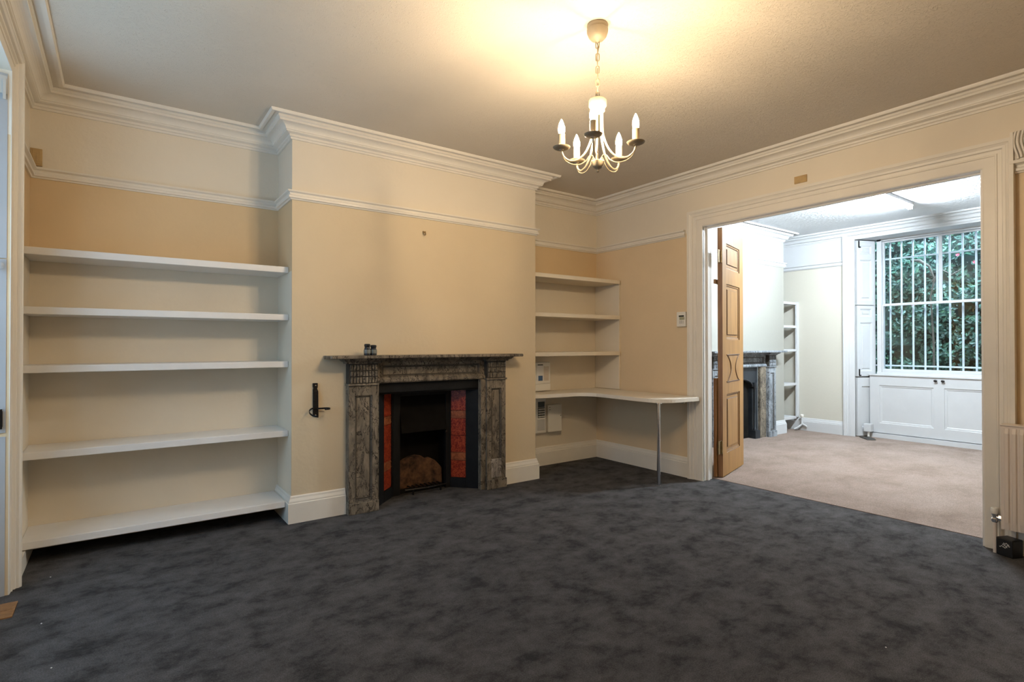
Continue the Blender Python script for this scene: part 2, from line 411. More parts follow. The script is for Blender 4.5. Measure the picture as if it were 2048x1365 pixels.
w.box(8.50, 8.75, WY0 - 0.02, WY1 + 0.02, 0, 0.84, 0)
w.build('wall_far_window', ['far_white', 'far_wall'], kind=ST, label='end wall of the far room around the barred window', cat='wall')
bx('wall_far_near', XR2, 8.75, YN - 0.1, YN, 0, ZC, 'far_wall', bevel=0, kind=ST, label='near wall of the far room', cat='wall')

# ------------------------------------------------------------------ plaster and timber trim
def cornice(z, D=0.17, H=0.135):
    P = [(0, 0), (0.012, 0), (0.012, 0.10), (0.022, 0.13), (0.022, 0.24), (0.04, 0.27), (0.05, 0.30), (0.05, 0.36)]
    for k in range(7):
        a = k / 6 * PI / 2
        P.append((0.055 + 0.045 * (1 - math.cos(a)), 0.38 + 0.26 * math.sin(a)))
    P += [(0.108, 0.64), (0.108, 0.74), (0.118, 0.78), (0.118, 0.90), (0.148, 0.92), (0.150, 0.84), (0.170, 0.84), (0.176, 0.92), (0.178, 1.0), (0, 1.0)]
    return [(a * D / 0.178, z + b * H) for a, b in P]
loop = [(XL, YN), (XR, YN), (XR, YB), (CX1, YB), (CX1, YC), (CX0, YC), (CX0, YB), (XL, YB)]
MB().sweep(cornice(2.728, 0.175), loop, plan, True).build('trim_1', 'trim', kind=ST, label='moulded plaster cornice around the main room', cat='cornice')
rail = [(0, 2.298), (0.010, 2.298), (0.014, 2.306), (0.024, 2.310), (0.026, 2.324), (0.018, 2.330), (0.018, 2.344), (0.034, 2.352), (0.034, 2.362), (0, 2.364)]
r_ = MB().sweep(rail, [(XR, 3.262), (XR, YB), (CX1, YB), (CX1, YC), (CX0, YC), (CX0, YB), (XL, YB), (XL, 3.83)], plan)
r_.sweep(rail, [(XL, 1.80), (XL, YN), (XR, YN), (XR, 0.905)], plan)
r_.build('trim_2', 'trim', kind=ST, label='picture rail running around the main room', cat='picture rail')
skirt = [(0, 0), (0.026, 0), (0.026, 0.138), (0.020, 0.142), (0.020, 0.152), (0.012, 0.172), (0.010, 0.184), (0.006, 0.190), (0, 0.190)]
MB().sweep(skirt, [(XR, 3.228), (XR, YB)], plan).build('baseboard_right', 'trim', kind=ST, label='white skirting under the desk on the dividing wall', cat='skirting')
b_ = MB().sweep(skirt, [(XR, YB), (CX1, YB), (CX1, YC), (2.835, YC)], plan)
b_.sweep(skirt, [(1.385, YC), (CX0, YC), (CX0, YB)], plan)
b_.build('baseboard_back', 'trim', kind=ST, label='white skirting along the chimney breast', cat='skirting')
sk2 = [(a, min(b, 0.098)) for a, b in skirt[:3]] + [(0, 0.098)]
MB().sweep(sk2, [(XL, YB), (XL, 3.835)], plan).build('baseboard_left', 'trim', kind=ST, label='short skirting beside the left window casing', cat='skirting')
b_ = MB().sweep(skirt, [(XL, 1.8), (XL, YN), (XR, YN), (XR, 0.905)], plan)
b_.build('baseboard_near', 'trim', kind=ST, label='skirting behind the viewer and under the radiator', cat='skirting')

# architrave of the opening: offset a outward from the opening edge, b out of the wall
def arch_prof(wd, t0, t1):
    return [(0, 0), (0, t0), (wd * .05, t0 + .002), (wd * .40, t0 + .004), (wd * .42, t0 + .009), (wd * .47, t0 + .009), (wd * .49, t0 + .005),
            (wd * .62, t0 + .007), (wd * .66, t0 + .016), (wd * .74, t0 + .018), (wd * .76, t1 - .010), (wd * .84, t1 - .004), (wd * .86, t1), (wd, t1), (wd, 0)]
MB().sweep(arch_prof(0.152, 0.018, 0.045), [(OY0 - 0.012, 0), (OY0 - 0.012, OZ + 0.004), (OY1, OZ + 0.004), (OY1, 0)], lambda u, v, b: (XR - b, u, v)).build(
    'trim_3', 'trim', kind=ST, label='moulded architrave around the wide opening', cat='architrave')
l_ = MB()
l_.box(XR - 0.012, XR2 + 0.005, OY1, OY1 + 0.018, 0, OZ); l_.box(XR - 0.012, XR2 + 0.005, OY0 - 0.018, OY0, 0, OZ)
l_.box(XR - 0.012, XR2 + 0.005, OY0 - 0.018, OY1 + 0.018, OZ, OZ + 0.014)
l_.box(XR + 0.045, XR + 0.075, OY1 - 0.012, OY1, 0, OZ - 0.012); l_.box(XR + 0.045, XR + 0.075, OY0, OY0 + 0.012, 0, OZ - 0.012)
l_.box(XR + 0.045, XR + 0.075, OY0, OY1, OZ - 0.012, OZ)
l_.build('trim_4', 'white', kind=ST, bevel=0.003, label='white door lining inside the wide opening', cat='door lining')
MB().sweep(arch_prof(0.104, 0.003, 0.042), [(LW0, 0.0), (LW0, LWZ), (LW1, LWZ), (LW1, 0.0)], lambda u, v, b: (XL + b, u, v)).build(
    'trim_5', 'trim', kind=ST, label='stepped casing of the left window', cat='architrave')

# far room trim
floop = [(XR2, YN), (FX, YN), (FX, YB), (FC1, YB), (FC1, YC), (FC0, YC), (FC0, YB), (XR2, YB)]
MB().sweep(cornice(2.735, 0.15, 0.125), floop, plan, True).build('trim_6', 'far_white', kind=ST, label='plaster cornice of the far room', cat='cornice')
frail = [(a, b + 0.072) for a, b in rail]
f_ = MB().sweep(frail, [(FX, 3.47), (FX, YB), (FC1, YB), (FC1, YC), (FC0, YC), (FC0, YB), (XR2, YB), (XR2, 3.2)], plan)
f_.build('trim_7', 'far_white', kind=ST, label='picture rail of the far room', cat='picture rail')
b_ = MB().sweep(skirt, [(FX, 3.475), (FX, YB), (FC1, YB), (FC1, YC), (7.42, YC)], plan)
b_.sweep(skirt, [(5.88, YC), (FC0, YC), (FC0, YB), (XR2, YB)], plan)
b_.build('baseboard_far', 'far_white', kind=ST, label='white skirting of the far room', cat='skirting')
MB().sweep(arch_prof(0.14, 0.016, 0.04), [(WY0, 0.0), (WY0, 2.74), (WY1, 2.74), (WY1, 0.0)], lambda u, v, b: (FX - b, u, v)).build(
    'trim_8', 'far_white', kind=ST, label='tall white casing of the barred window', cat='architrave')

# ------------------------------------------------------------------ windows
def sash_window(name, xg, y0, y1, z0, zm, z1, sgn, label):
    """window in a wall of constant x; sgn=+1 when outside is +x"""
    t = thing(name, (xg, (y0 + y1) / 2, z0), label, 'window', kind=ST)
    g = MB()
    o = lambda a, b: (min(xg + sgn * a, xg + sgn * b), max(xg + sgn * a, xg + sgn * b))
    for ya, yb in ((y0 - 0.075, y0 - 0.02), (y1 + 0.02, y1 + 0.075)): g.box(*o(-0.035, 0.09), ya, yb, z0 - 0.07, z1 + 0.06)
    g.box(*o(-0.035, 0.09), y0 - 0.075, y1 + 0.075, z1 + 0.022, z1 + 0.075)
    g.box(*o(-0.05, 0.10), y0 - 0.075, y1 + 0.075, z0 - 0.085, z0 - 0.045)
    g.build('window_frame', 'window_white', t, bevel=0.003)
    for nm, a, b, za, zb, bar in (('lower_sash', -0.022, 0.012, z0, zm - 0.018, False), ('upper_sash', 0.016, 0.05, zm + 0.018, z1, True)):
        s = MB()
        s.box(*o(a, b), y0 - 0.02, y0, za - 0.045, zb + 0.022); s.box(*o(a, b), y1, y1 + 0.02, za - 0.045, zb + 0.022)
        s.box(*o(a, b), y0, y1, za - (0.045 if not bar else 0.034), za); s.box(*o(a, b), y0, y1, zb, zb + 0.034 if not bar else zb + 0.022)
        if bar: s.box(*o(a + .006, b - .006), (y0 + y1) / 2 - 0.019, (y0 + y1) / 2 + 0.019, za, zb)
        so = s.build(nm, 'window_white', t, bevel=0.003)
        mid = (a + b) / 2
        p = MB().quad((xg + sgn * mid, y0, za), (xg + sgn * mid, y1, za), (xg + sgn * mid, y1, zb), (xg + sgn * mid, y0, zb))
        po = p.build('pane', 'glass', t); po.parent = so; po.location = (0, 0, 0)
    return t

W1 = sash_window('window_1', 8.545, 1.83, 3.09, 0.935, 1.81, 2.665, 1, 'tall white sash window with panelled shutter in the far room, iron bars outside')
# splayed shutter leaves folded in the reveal (left side of the far window and its twin on the hidden side)
def far_shutter(ys, sy):
    d = Vector((0.906, -0.42 * sy, 0)).normalized(); nrm = Vector((-d.y * sy, d.x * sy, 0)) * 1.0
    org = Vector((8.245, ys, 0))
    nout = Vector((0.42, 0.906 * sy, 0)).normalized()      # into the reveal
    xf = lambda s, t, z: tuple(org + d * s + nout * t + Vector((0, 0, z)))
    Wd = 0.285
    for nm, z0, z1, pans in (('shutter', 1.815, 2.70, [(0.05, 0.235, 0.06, 0.62), (0.05, 0.235, 0.70, 0.82)]),
                             ('shutter', 0.83, 1.805, [(0.05, 0.235, 0.07, 0.74), (0.05, 0.235, 0.82, 0.93)])):
        mb = MB(); paneled(mb, Wd, z1 - z0, 0.035, pans, xf, z0=z0, rec=0.012, m1=0.015, m2=0.02)
        so = mb.build(nm, 'window_white', W1)
        if sy > 0:
            zl = z1 - 0.005 if z0 > 1.5 else z0 + 0.10
            l = MB(); l.box(0.022, 0.034, -0.012, -0.001, zl - 0.085, zl, 0, xf); l.box(0.022, 0.05, -0.016, -0.004, zl - 0.095, zl - 0.078, 0, xf)
            lo = l.build('latch', 'black_iron', W1); lo.parent = so
    mb = MB(); paneled(mb, Wd, 0.80, 0.03, [(0.07, 0.235, 0.12, 0.68)], xf, z0=0.012, rec=0.012, m1=0.012, m2=0.0, rise=0)
    mb.build('reveal_panel', 'window_white', W1)
    mb = MB(); mb.box(-0.03, Wd + 0.06, 0.05, 0.075, 0.0, 2.715, 0, xf); mb.build('reveal_lining', 'window_white', W1)
far_shutter(3.308, 1); far_shutter(1.60, -1)
# panelled apron under the far window
xf = lambda s, t, z: (8.40 + t, 3.215 - s, z)
mb = MB(); paneled(mb, 1.52, 0.775, 0.05, [(0.115, 0.725, 0.13, 0.645), (0.835, 1.445, 0.13, 0.645)], xf, z0=0.07, rec=0.014, m1=0.03, m2=0.0, rise=0)
mb.box(8.36, 8.50, 1.68, 3.225, 0.004, 0.062); mb.box(8.385, 8.53, 1.68, 3.225, 0.845, 0.862)
AP = mb.build('apron', 'window_white', W1)
for y in (2.464, 2.388):
    k = MB(); k.lathe(0, 0, [(0.006, 0), (0.006, 0.012), (0.014, 0.018), (0.015, 0.026), (0.006, 0.03)], 12, 0, lambda a, b, z, y=y: (8.40 - z, y + a * 1.4, 0.805 + b))
    ko = k.build('knob', 'black_iron', W1, smooth=True); ko.parent = AP
# left window (only its reveal shutter is in the picture)
W2 = sash_window('window_2', XL - 0.37, LW0 + 0.16, LW1 - 0.16, 0.70, 1.66, 2.55, -1, 'tall sash window in the left wall with white shutter in its reveal')
def left_shutter(yy, sy):
    org = Vector((XL - 0.012, yy, 0)); d = Vector((-1, -0.22 * sy, 0)).normalized(); nout = Vector((-0.22, sy, 0)).normalized()
    xf = lambda s, t, z: tuple(org + d * s + nout * t + Vector((0, 0, z)))
    for z0, z1, pans in ((1.70, 2.635, [(0.05, 0.235, 0.08, 0.85)]), (0.82, 1.695, [(0.05, 0.235, 0.08, 0.80)])):
        mb = MB(); paneled(mb, 0.29, z1 - z0, 0.035, pans, xf, z0=z0, rec=0.012, m1=0.015, m2=0.02)
        so = mb.build('shutter', 'shutter_daylit', W2)
        if z0 > 1.5:
            k = MB(); k.lathe(0, 0, [(0.006, 0), (0.006, 0.010), (0.016, 0.014), (0.018, 0.022), (0.008, 0.028)], 14, 0, lambda a, b, z: xf(0.028 + a, -z, 1.66 + b))
            ko = k.build('knob', 'shutter_daylit', W2, smooth=True); ko.parent = so
            l = MB(); l.box(0.002, 0.03, -0.006, 0, 2.53, 2.62, 0, xf); l.box(0.008, 0.02, -0.012, -0.004, 2.50, 2.60, 0, xf)
            lo = l.build('hinge', 'plastic_grey', W2); lo.parent = so
        else:
            l = MB(); l.box(0.012, 0.035, -0.008, 0, 0.85, 0.93, 0, xf); l.box(0.014, 0.026, -0.014, -0.006, 0.84, 0.94, 0, xf)
            lo = l.build('latch', 'black_iron', W2); lo.parent = so
    mb = MB(); paneled(mb, 0.30, 0.80, 0.03, [(0.06, 0.24, 0.12, 0.66)], xf, z0=0.0, rec=0.012, m1=0.012, m2=0.0, rise=0)
    mb.build('reveal_panel', 'shutter_daylit', W2)
left_shutter(LW1 - 0.003, 1); left_shutter(LW0 + 0.003, -1)

# ------------------------------------------------------------------ marble fireplaces
def fireplace(cx, mat, pale, name, label, mantel_w, jl, jr, far=False):
    t = thing(name, (cx, YC, 0), label, 'fireplace')
    YJ = 3.985
    zt, zb = 1.184, 1.160
    m = MB(); hw = mantel_w / 2
    def slab(x0, x1, y0, z0, z1):
        m.prism([(x0, YC), (x0, y0 + 0.01), (x0 + 0.01, y0), (x1 - 0.01, y0), (x1, y0 + 0.01), (x1, YC)], z0, z1)
    slab(cx - hw, cx + hw, 3.88, zb, zt)
    m.build('mantel_shelf', mat, t, bevel=0.005)
    c = MB(); x0, x1 = jl[0] - 0.008, jr[1] + 0.008
    prof = [(0, 1.122), (0.010, 1.122), (0.012, 1.132), (0.03, 1.140), (0.042, 1.152), (0.046, 1.160), (0, 1.160)]
    fy = 4.035
    c.sweep(prof, [(x1, YC), (x1, YJ), (jr[0] - 0.006, YJ), (jr[0] - 0.006, fy), (jl[1] + 0.006, fy), (jl[1] + 0.006, YJ), (x0, YJ), (x0, YC)][::-1], plan) if False else \
        c.sweep([(-a, b) for a, b in prof], [(x0, YC), (x0, YJ), (jl[1] + 0.006, YJ), (jl[1] + 0.006, fy), (jr[0] - 0.006, fy), (jr[0] - 0.006, YJ), (x1, YJ), (x1, YC)], plan)
    c.build('bed_moulding', mat, t)
    fz = MB()
    xf = lambda s, q, z: (jl[1] + s, fy + q, z)
    W = jr[0] - jl[1]
    paneled(fz, W, 0.118, YC - fy, [(0.05, W - 0.05, 0.010, 0.098)], xf, z0=1.004, rec=0.010, m1=0.010, m2=0, rise=0, mi_m=1)
    fz.sweep([(0, 0.964), (0.010, 0.966), (0.016, 0.976), (0.014, 0.990), (0.004, 1.004), (-0.025, 1.004), (-0.025, 0.964)], [(jr[0], fy), (jl[1], fy)], plan)
    fz.build('frieze', [mat, 'marble_groove'], t)
    for (a, b), mt in ((jl, mat), (jr, pale)):
        j = MB()
        wd = b - a
        xf = lambda s, q, z, a=a: (a + s, YJ + 0.006 + q, z)
        paneled(j, wd, 0.875, YC - YJ - 0.006, [(0.045, wd - 0.045, 0.0, 0.80)] if False else [(0.045, wd - 0.045, 0.012, 0.80)], xf, z0=0.082, rec=0.012, m1=0.011, m2=0, rise=0, mi_m=1)
        jo = j.build('jamb', [mat, 'marble_groove'], t)
        p = MB().box(a - 0.006, b + 0.006, YJ - 0.008, YC, 0, 0.082)
        p.build('plinth', pale, t, bevel=0.004)
        cb = MB(); cb.box(a, b, YJ + 0.004, YC, 0.972, 1.122, 1)
        cb.box(a - 0.008, b + 0.008, YJ - 0.008, YC, 0.957, 0.972)
        n = 9
        for zi in ((0.976, 1.020), (1.026, 1.064), (1.070, 1.114)):
            for k in range(n):
                u0 = a + 0.006 + (wd - 0.012) * k / n; u1 = a + 0.006 + (wd - 0.012) * (k + 1) / n
                cb.box(u0 + 0.003, u1 - 0.003, YJ - 0.006, YJ + 0.006, zi[0] + 0.001, zi[1] - 0.001)
        cb.build('corner_block', [mat, 'marble_groove'], t, bevel=0.002)
        # slip between jamb and iron
    return t

FP = fireplace(2.078, 'marble', 'marble', 'fireplace_surround', 'dark veined marble fireplace surround on the cream chimney breast of the main room', 1.711, (1.39, 1.615), (2.612, 2.81))
# pale foot of the right jamb
wf = MB(); wf.box(2.658, 2.766, 3.9905, 3.9975, 0.095, 0.26)
wf.build('pale_patch', 'marble_pale', FP, bevel=0.004)
for x0, x1, y0 in ((2.563, 2.612, 4.012), (1.615, 1.640, 4.03)):
    MB().box(x0, x1, y0, YC, 0, 0.962).build('inner_slip', 'marble', FP, bevel=0.003)

INS = thing('fireplace_insert', (2.1, 4.2, 0), 'black cast iron fireplace insert with red tiled cheeks inside the marble surround', 'fireplace')
A0, A1 = Vector((1.650, 4.085)), Vector((1.868, 4.290))
B0, B1 = Vector((2.585, 4.072)), Vector((2.400, 4.270))
def cheek(P, Q, sgn):
    d = (Q - P).normalized(); L = (Q - P).length
    nout = Vector((-d.y, d.x)) * sgn
    def xf(s, q, z):
        r = P + d * s + nout * q; return (r.x, r.y, z)
    return xf, L
# left cheek: the room side is to the right of P->Q
for (P, Q, sgn, a, b) in ((A0, A1, 1, 0.33, 0.86), (B0, B1, -1, 0.45, 0.965)):
    xf, L = cheek(P, Q, sgn)
    s0, s1 = L * a, L * b
    fr = MB()
    fr.box(0, s0, -0.012, 0.02, 0, 0.88, 0, xf); fr.box(s1, L, -0.012, 0.02, 0, 0.88, 0, xf)
    fr.box(s0, s1, -0.012, 0.02, 0, 0.085, 0, xf); fr.box(s0, s1, -0.012, 0.02, 0.865, 0.9, 0, xf)
    fr.box(0, L, 0.012, 0.03, 0, 0.9, 0, xf)
    fo = fr.build('cheek_frame', 'iron', INS, bevel=0.003)
    tl = MB(); zs = [0.088, 0.24, 0.31, 0.46, 0.612, 0.68, 0.862]
    for k in range(6):
        tl.box(s0 + 0.002, s1 - 0.002, -0.002, 0.014, zs[k] + 0.0015, zs[k + 1] - 0.0015, 1 if k in (1, 4) else 0, xf)
        if k in (1, 4):
            for q in (0.2, 0.8):
                zz = zs[k] + (zs[k + 1] - zs[k]) * q
                tl.box(s0 + 0.002, s1 - 0.002, -0.005, 0.0, zz - 0.003, zz + 0.003, 1, xf)
    tl.build('tile_panel', ['tile_red', 'tile_brown'], INS).parent = fo
hd = MB()
hd.box(1.616, 2.634, 4.062, 4.085, 0.885, 0.962)
hd.prism([(A0.x - .03, A0.y), (A1.x, A1.y), (B1.x, B1.y), (B0.x + .03, B0.y)], 0.872, 0.90)
hd.build('head_plate', 'iron', INS, bevel=0.004)
inn = MB()
inn.box(1.862, 1.925, 4.268, 4.30, 0, 0.875); inn.box(2.354, 2.402, 4.262, 4.30, 0, 0.875); inn.box(1.925, 2.354, 4.268, 4.30, 0.83, 0.875)
inn.build('inner_frame', 'iron', INS, bevel=0.004)
ho = MB(); ho.prism([(4.285, 0.835), (4.285, 0.80), (4.235, 0.52), (4.225, 0.52), (4.27, 0.835)], 1.926, 2.353, 0, lambda a, b, z: (z, a + 0.02, b))
ho.build('hood', 'soot', INS)
fb = MB()
fb.box(1.86, 1.89, 4.30, 4.46, 0, 0.9); fb.box(2.38, 2.41, 4.30, 4.46, 0, 0.9); fb.box(1.86, 2.41, 4.44, 4.46, 0, 0.9); fb.box(1.86, 2.41, 4.30, 4.46, 0.88, 0.9); fb.box(1.86, 2.41, 4.30, 4.46, 0.0, 0.02)
fb.build('firebox', 'soot', INS)
pts = [(1.925, 0.02), (2.375, 0.02), (2.37, 0.16), (2.335, 0.20), (2.30, 0.235), (2.25, 0.262), (2.215, 0.255), (2.17, 0.285), (2.12, 0.297), (2.06, 0.292), (2.01, 0.272), (1.965, 0.245), (1.925, 0.235)]
MB().prism(pts, 4.36, 4.42, 0, lambda a, b, z: (a, z, b)).build('firebrick', 'firebrick', INS, bevel=0.01)
gr = MB()
for k in range(8):
    x = 2.03 + k * 0.04
    gr.tube([(x, 4.23, 0.045), (x, 4.35, 0.045)], 0.006, 6)
gr.tube([(1.95, 4.23, 0.045), (2.15, 4.205, 0.045), (2.345, 4.23, 0.045)], 0.009, 6)
gr.tube([(2.02, 4.22, 0.0), (2.02, 4.22, 0.05)], 0.008, 6); gr.tube([(2.28, 4.22, 0.0), (2.28, 4.22, 0.05)], 0.008, 6)
gr.build('grate', 'black_iron', INS)
kn = MB().lathe(0, 0, [(0.004, 0), (0.004, 0.012), (0.010, 0.016), (0.010, 0.022), (0.004, 0.026)], 12, 0, lambda a, b, z: (2.352 + a, 4.265 - z, 0.50 + b))
kn.build('damper_knob', 'black_iron', INS, smooth=True)

FF = fireplace(6.65, 'marble_grey', 'marble_grey', 'fireplace_surround', 'pale grey marble fireplace surround in the far room behind the pine door', 1.70, (5.92, 6.11), (7.205, 7.385), True)
for x0, x1 in ((7.062, 7.205), (6.11, 6.203)):
    MB().box(x0, x1, 4.03, YC + 0.012, 0, 0.962).build('inner_slip', 'marble', FF, bevel=0.003)
FI = thing('fireplace_insert', (6.65, 4.1, 0), 'dark arched cast iron fireplace front with slim columns in the far room', 'fireplace')
pl = MB()
arc = [(6.63 + 0.30 * math.cos(a), 0.70 + 0.11 * math.sin(a)) for a in [PI * k / 14 for k in range(15)]]
out = [(6.205, 0), (6.205, 0.96), (7.06, 0.96), (7.06, 0)]
top = [(7.06, 0.70)] + [(7.06 - 0.855 * k / 14, 0.96) for k in range(15)]
for k in range(14):
    a, b = arc[k], arc[k + 1]; c, d = (7.06 - 0.855 * k / 14, 0.96), (7.06 - 0.855 * (k + 1) / 14, 0.96)
    pl.quad((a[0], 4.075, a[1]), (b[0], 4.075, b[1]), (d[0], 4.075, d[1]), (c[0], 4.075, c[1]))
    pl.quad((a[0], 4.075, a[1]), (b[0], 4.075, b[1]), (b[0], 4.13, b[1]), (a[0], 4.13, a[1]))
pl.box(6.93, 7.06, 4.075, 4.13, 0.0, 0.70); pl.box(6.205, 6.33, 4.075, 4.13, 0, 0.70)
pl.quad((7.06, 4.075, 0.70), (6.93, 4.075, 0.70), (7.06, 4.075, 0.96), (7.06, 4.075, 0.96))
pl.build('front_plate', 'far_iron', FI)
ab = MB(); ab.tube([(x, 4.068, z) for x, z in arc], 0.012, 8); ab.build('arch_moulding', 'far_iron', FI, smooth=True)
for x in (6.955, 6.305):
    c = MB(); c.lathe(x, 4.05, [(0.022, 0.11), (0.022, 0.13), (0.015, 0.14), (0.014, 0.66), (0.024, 0.68), (0.03, 0.72), (0.03, 0.755)], 14)
    c.box(x - 0.035, x + 0.075, 4.02, 4.075, 0, 0.112)
    c.build('column', 'far_iron', FI, smooth=True)
cv = MB(); cv.box(6.30, 6.96, 4.13, 4.16, 0, 0.82); cv.lathe(0, 0, [(0.004, 0), (0.004, 0.02), (0.012, 0.026), (0.004, 0.036)], 10, 0, lambda a, b, z: (6.72 + a, 4.13 - z, 0.33 + b))
cv.build('blower_plate', 'soot', FI)

# ------------------------------------------------------------------ shelves
def shelf(x0, x1, y0, z0, th, mat, label, group, back=YB):
    return MB().box(x0, x1, y0, back - 0.001, z0, z0 + th).build('wall_shelf', mat, bevel=0.003, label=label, cat='shelf', group=group)
LS = [(1.783, 'topmost of the five long white shelves in the left alcove, peach wall above it', 0),
      (1.440, 'second long white shelf from the top in the left alcove', 0),
      (1.101, 'middle one of the five long white shelves in the left alcove', 0),
      (0.603, 'fourth long white shelf from the top in the left alcove', 0),
      (0.103, 'lowest long white shelf in the left alcove, just above the dark carpet', 1)]
for z, lab, low in LS:
    shelf(XL + 0.002, CX0 - (0.028 if low else 0.002), 4.14 if not low else 4.112, z, 0.043, 'white', lab, 'long shelves in the left alcove')
RS = [(1.918, 'topmost short shelf in the right alcove beside the chimney breast'),
      (1.536, 'middle short shelf in the right alcove between chimney breast and dividing wall'),
      (1.152, 'lowest short shelf in the right alcove, above the alarm box and desk')]
for z, lab in RS:
    shelf(CX1 + 0.002, XR - 0.021, 4.085, z, 0.040, 'alcove', lab, 'short shelves in the right alcove')
bx('shelf_end_panel', XR - 0.020, XR - 0.001, 4.105, YB - 0.001, 0.782, 1.962, 'alcove', bevel=0.003, label='thin painted end board on the dividing wall at the right ends of the short shelves', cat='board')
# brackets of the left shelves are rough battens under the lowest one
bx('timber_batten', XL + 0.11, 0.85, 4.34, 4.40, 0.045, 0.102, 'grey_jamb', bevel=0.002, label='rough timber batten under the lowest shelf of the left alcove', cat='batten')
FS = [(1.858, 'topmost shelf in the far room alcove beside the window'), (1.512, 'second shelf from the top in the far room alcove'),
      (1.165, 'third shelf from the top in the far room alcove, level with the grey mantel'), (0.665, 'fourth shelf from the top in the far room alcove'),
      (0.172, 'lowest shelf in the far room alcove near the floor')]
for z, lab in FS:
    shelf(FC1 + 0.002, FX - 0.062, 4.095, z, 0.036, 'far_white', lab, 'shelves in the far room alcove')
bx('shelf_post', FX - 0.060, FX - 0.001, 4.085, 4.115, 0.192, 1.90, 'far_white', bevel=0.003, label='white upright post at the front of the far alcove shelves', cat='post')

# ------------------------------------------------------------------ corner desk
DK = thing('corner_desk', (4.0, 3.8, 0), 'white L-shaped corner desk on one chrome leg, between right alcove and opening', 'desk')
def arc2(cx, cy, r, a0, a1, n):
    return [(cx + r * math.cos(math.radians(a0 + (a1 - a0) * k / n)), cy + r * math.sin(math.radians(a0 + (a1 - a0) * k / n))) for k in range(n + 1)]
out = [(CX1 + 0.002, YB - 0.001), (CX1 + 0.002, 4.155), (3.50, 4.118), (3.62, 4.105)]
out += arc2(3.675, 3.895, 0.21, 90, 0, 8)
out += [(3.873, 3.43)]
out += arc2(4.075, 3.305, 0.20, 180, 262, 8)
out += [(4.23, 3.088), (XR - 0.048, 3.082), (XR - 0.048, 3.232), (XR - 0.022, 3.232), (XR - 0.022, YB - 0.001)]
MB().prism(out, 0.742, 0.779).build('worktop', 'desk', DK, bevel=0.003)
lg = MB().lathe(3.935, 3.205, [(0.018, 0.002), (0.0155, 0.003), (0.0155, 0.742)], 20)
lg.lathe(3.935, 3.205, [(0.035, 0.736), (0.035, 0.742)], 20)
lg.build('leg', 'chrome', DK, smooth=True)
MB().box(XR - 0.03, XR - 0.003, 3.27, 4.40, 0.70, 0.742).build('support_batten', 'alcove', DK, bevel=0.002)
MB().box(3.9, 4.36, YB - 0.03, YB - 0.003, 0.70, 0.742).build('support_batten', 'alcove', DK, bevel=0.002)

# ------------------------------------------------------------------ wall boxes in the right alcove
AB = thing('alarm_box', (3.52, 4.44, 0.785), 'white wall box with blue label and printed sheet standing on the corner desk', 'alarm box')
MB().box(3.36, 3.665, 4.395, YB - 0.001, 0.785, 1.083).build('case', 'plastic', AB, bevel=0.006)
CV = MB().box(3.36, 3.660, 4.388, 4.395, 0.865, 1.078).box(3.36, 3.662, 4.386, 4.395, 0.79, 0.860).build('cover', 'plastic', AB, bevel=0.003)
s = MB(); s.box(3.575, 3.640, 4.3865, 4.388, 0.892, 1.040)
so = s.build('printed_sheet', 'paper', AB); so.parent = CV
s = MB(); s.box(3.480, 3.562, 4.386, 4.388, 0.893, 1.062, 0); s.box(3.500, 3.556, 4.385, 4.386, 0.893, 0.945, 1); s.box(3.49, 3.56, 4.3845, 4.386, 1.052, 1.062, 2)
s.build('blue_label', ['white', 'blue', 'lcd'], AB, label='white label with dark blue square').parent = CV
KP = thing('alarm_keypad', (3.55, 4.44, 0.345), 'tall cream keypad panel with dark buttons on the wall under the desk', 'keypad')
KC = MB().box(3.46, 3.632, 4.425, YB - 0.001, 0.345, 0.715).build('case', 'plastic', KP, bevel=0.006)
MB().box(3.525, 3.612, 4.421, 4.425, 0.615, 0.672).build('display', 'lcd', KP, bevel=0.001).parent = KC
kb = MB()
kb.box(3.525, 3.615, 4.4225, 4.425, 0.505, 0.612, 1)
for i in range(4):
    for j in range(4):
        kb.box(3.530 + i * 0.021, 3.545 + i * 0.021, 4.418, 4.4235, 0.512 + j * 0.025, 0.526 + j * 0.025, 0)
kb.build('button_grid', ['plastic', 'lcd'], KP).parent = KC
MB().box(3.52, 3.615, 4.421, 4.425, 0.375, 0.49).build('flap', 'plastic_grey', KP, bevel=0.002).parent = KC
JB = thing('junction_box', (3.72, 4.43, 0.355), 'plain white metal junction box on the wall right of the alarm keypad', 'junction box')
MB().box(3.645, 3.825, 4.405, YB - 0.001, 0.355, 0.632).build('case', 'plastic', JB, bevel=0.004)
MB().box(3.640, 3.828, 4.398, 4.405, 0.352, 0.634).build('lid', 'plastic', JB, bevel=0.003)
for x, z in ((3.662, 0.61), (3.662, 0.585), (3.812, 0.515)):
    sc = MB(); sc.lathe(0, 0, [(0.005, 0), (0.005, 0.002)], 10, 0, lambda a, b, zz, x=x, z=z: (x + a, 4.398 - zz, z + b))
    sc.build('screw_head', 'lcd', JB)

TH = thing('thermostat_switch', (4.39, 3.30, 1.44), 'small cream thermostat with dark display strip on the wall left of the opening', 'thermostat')
MB().box(XR - 0.024, XR - 0.001, 3.249, 3.352, 1.438, 1.580).build('case', 'plastic', TH, bevel=0.004)
MB().box(XR - 0.026, XR - 0.024, 3.268, 3.325, 1.531, 1.546).build('slot', 'lcd', TH)
MB().box(XR - 0.026, XR - 0.024, 3.262, 3.318, 1.503, 1.528).build('display', 'lcd_green', TH)
for k in range(3):
    MB().box(XR - 0.028, XR - 0.024, 3.272 + k * 0.018, 3.282 + k * 0.018, 1.466, 1.498).build('button', 'plastic_grey', TH, bevel=0.001)

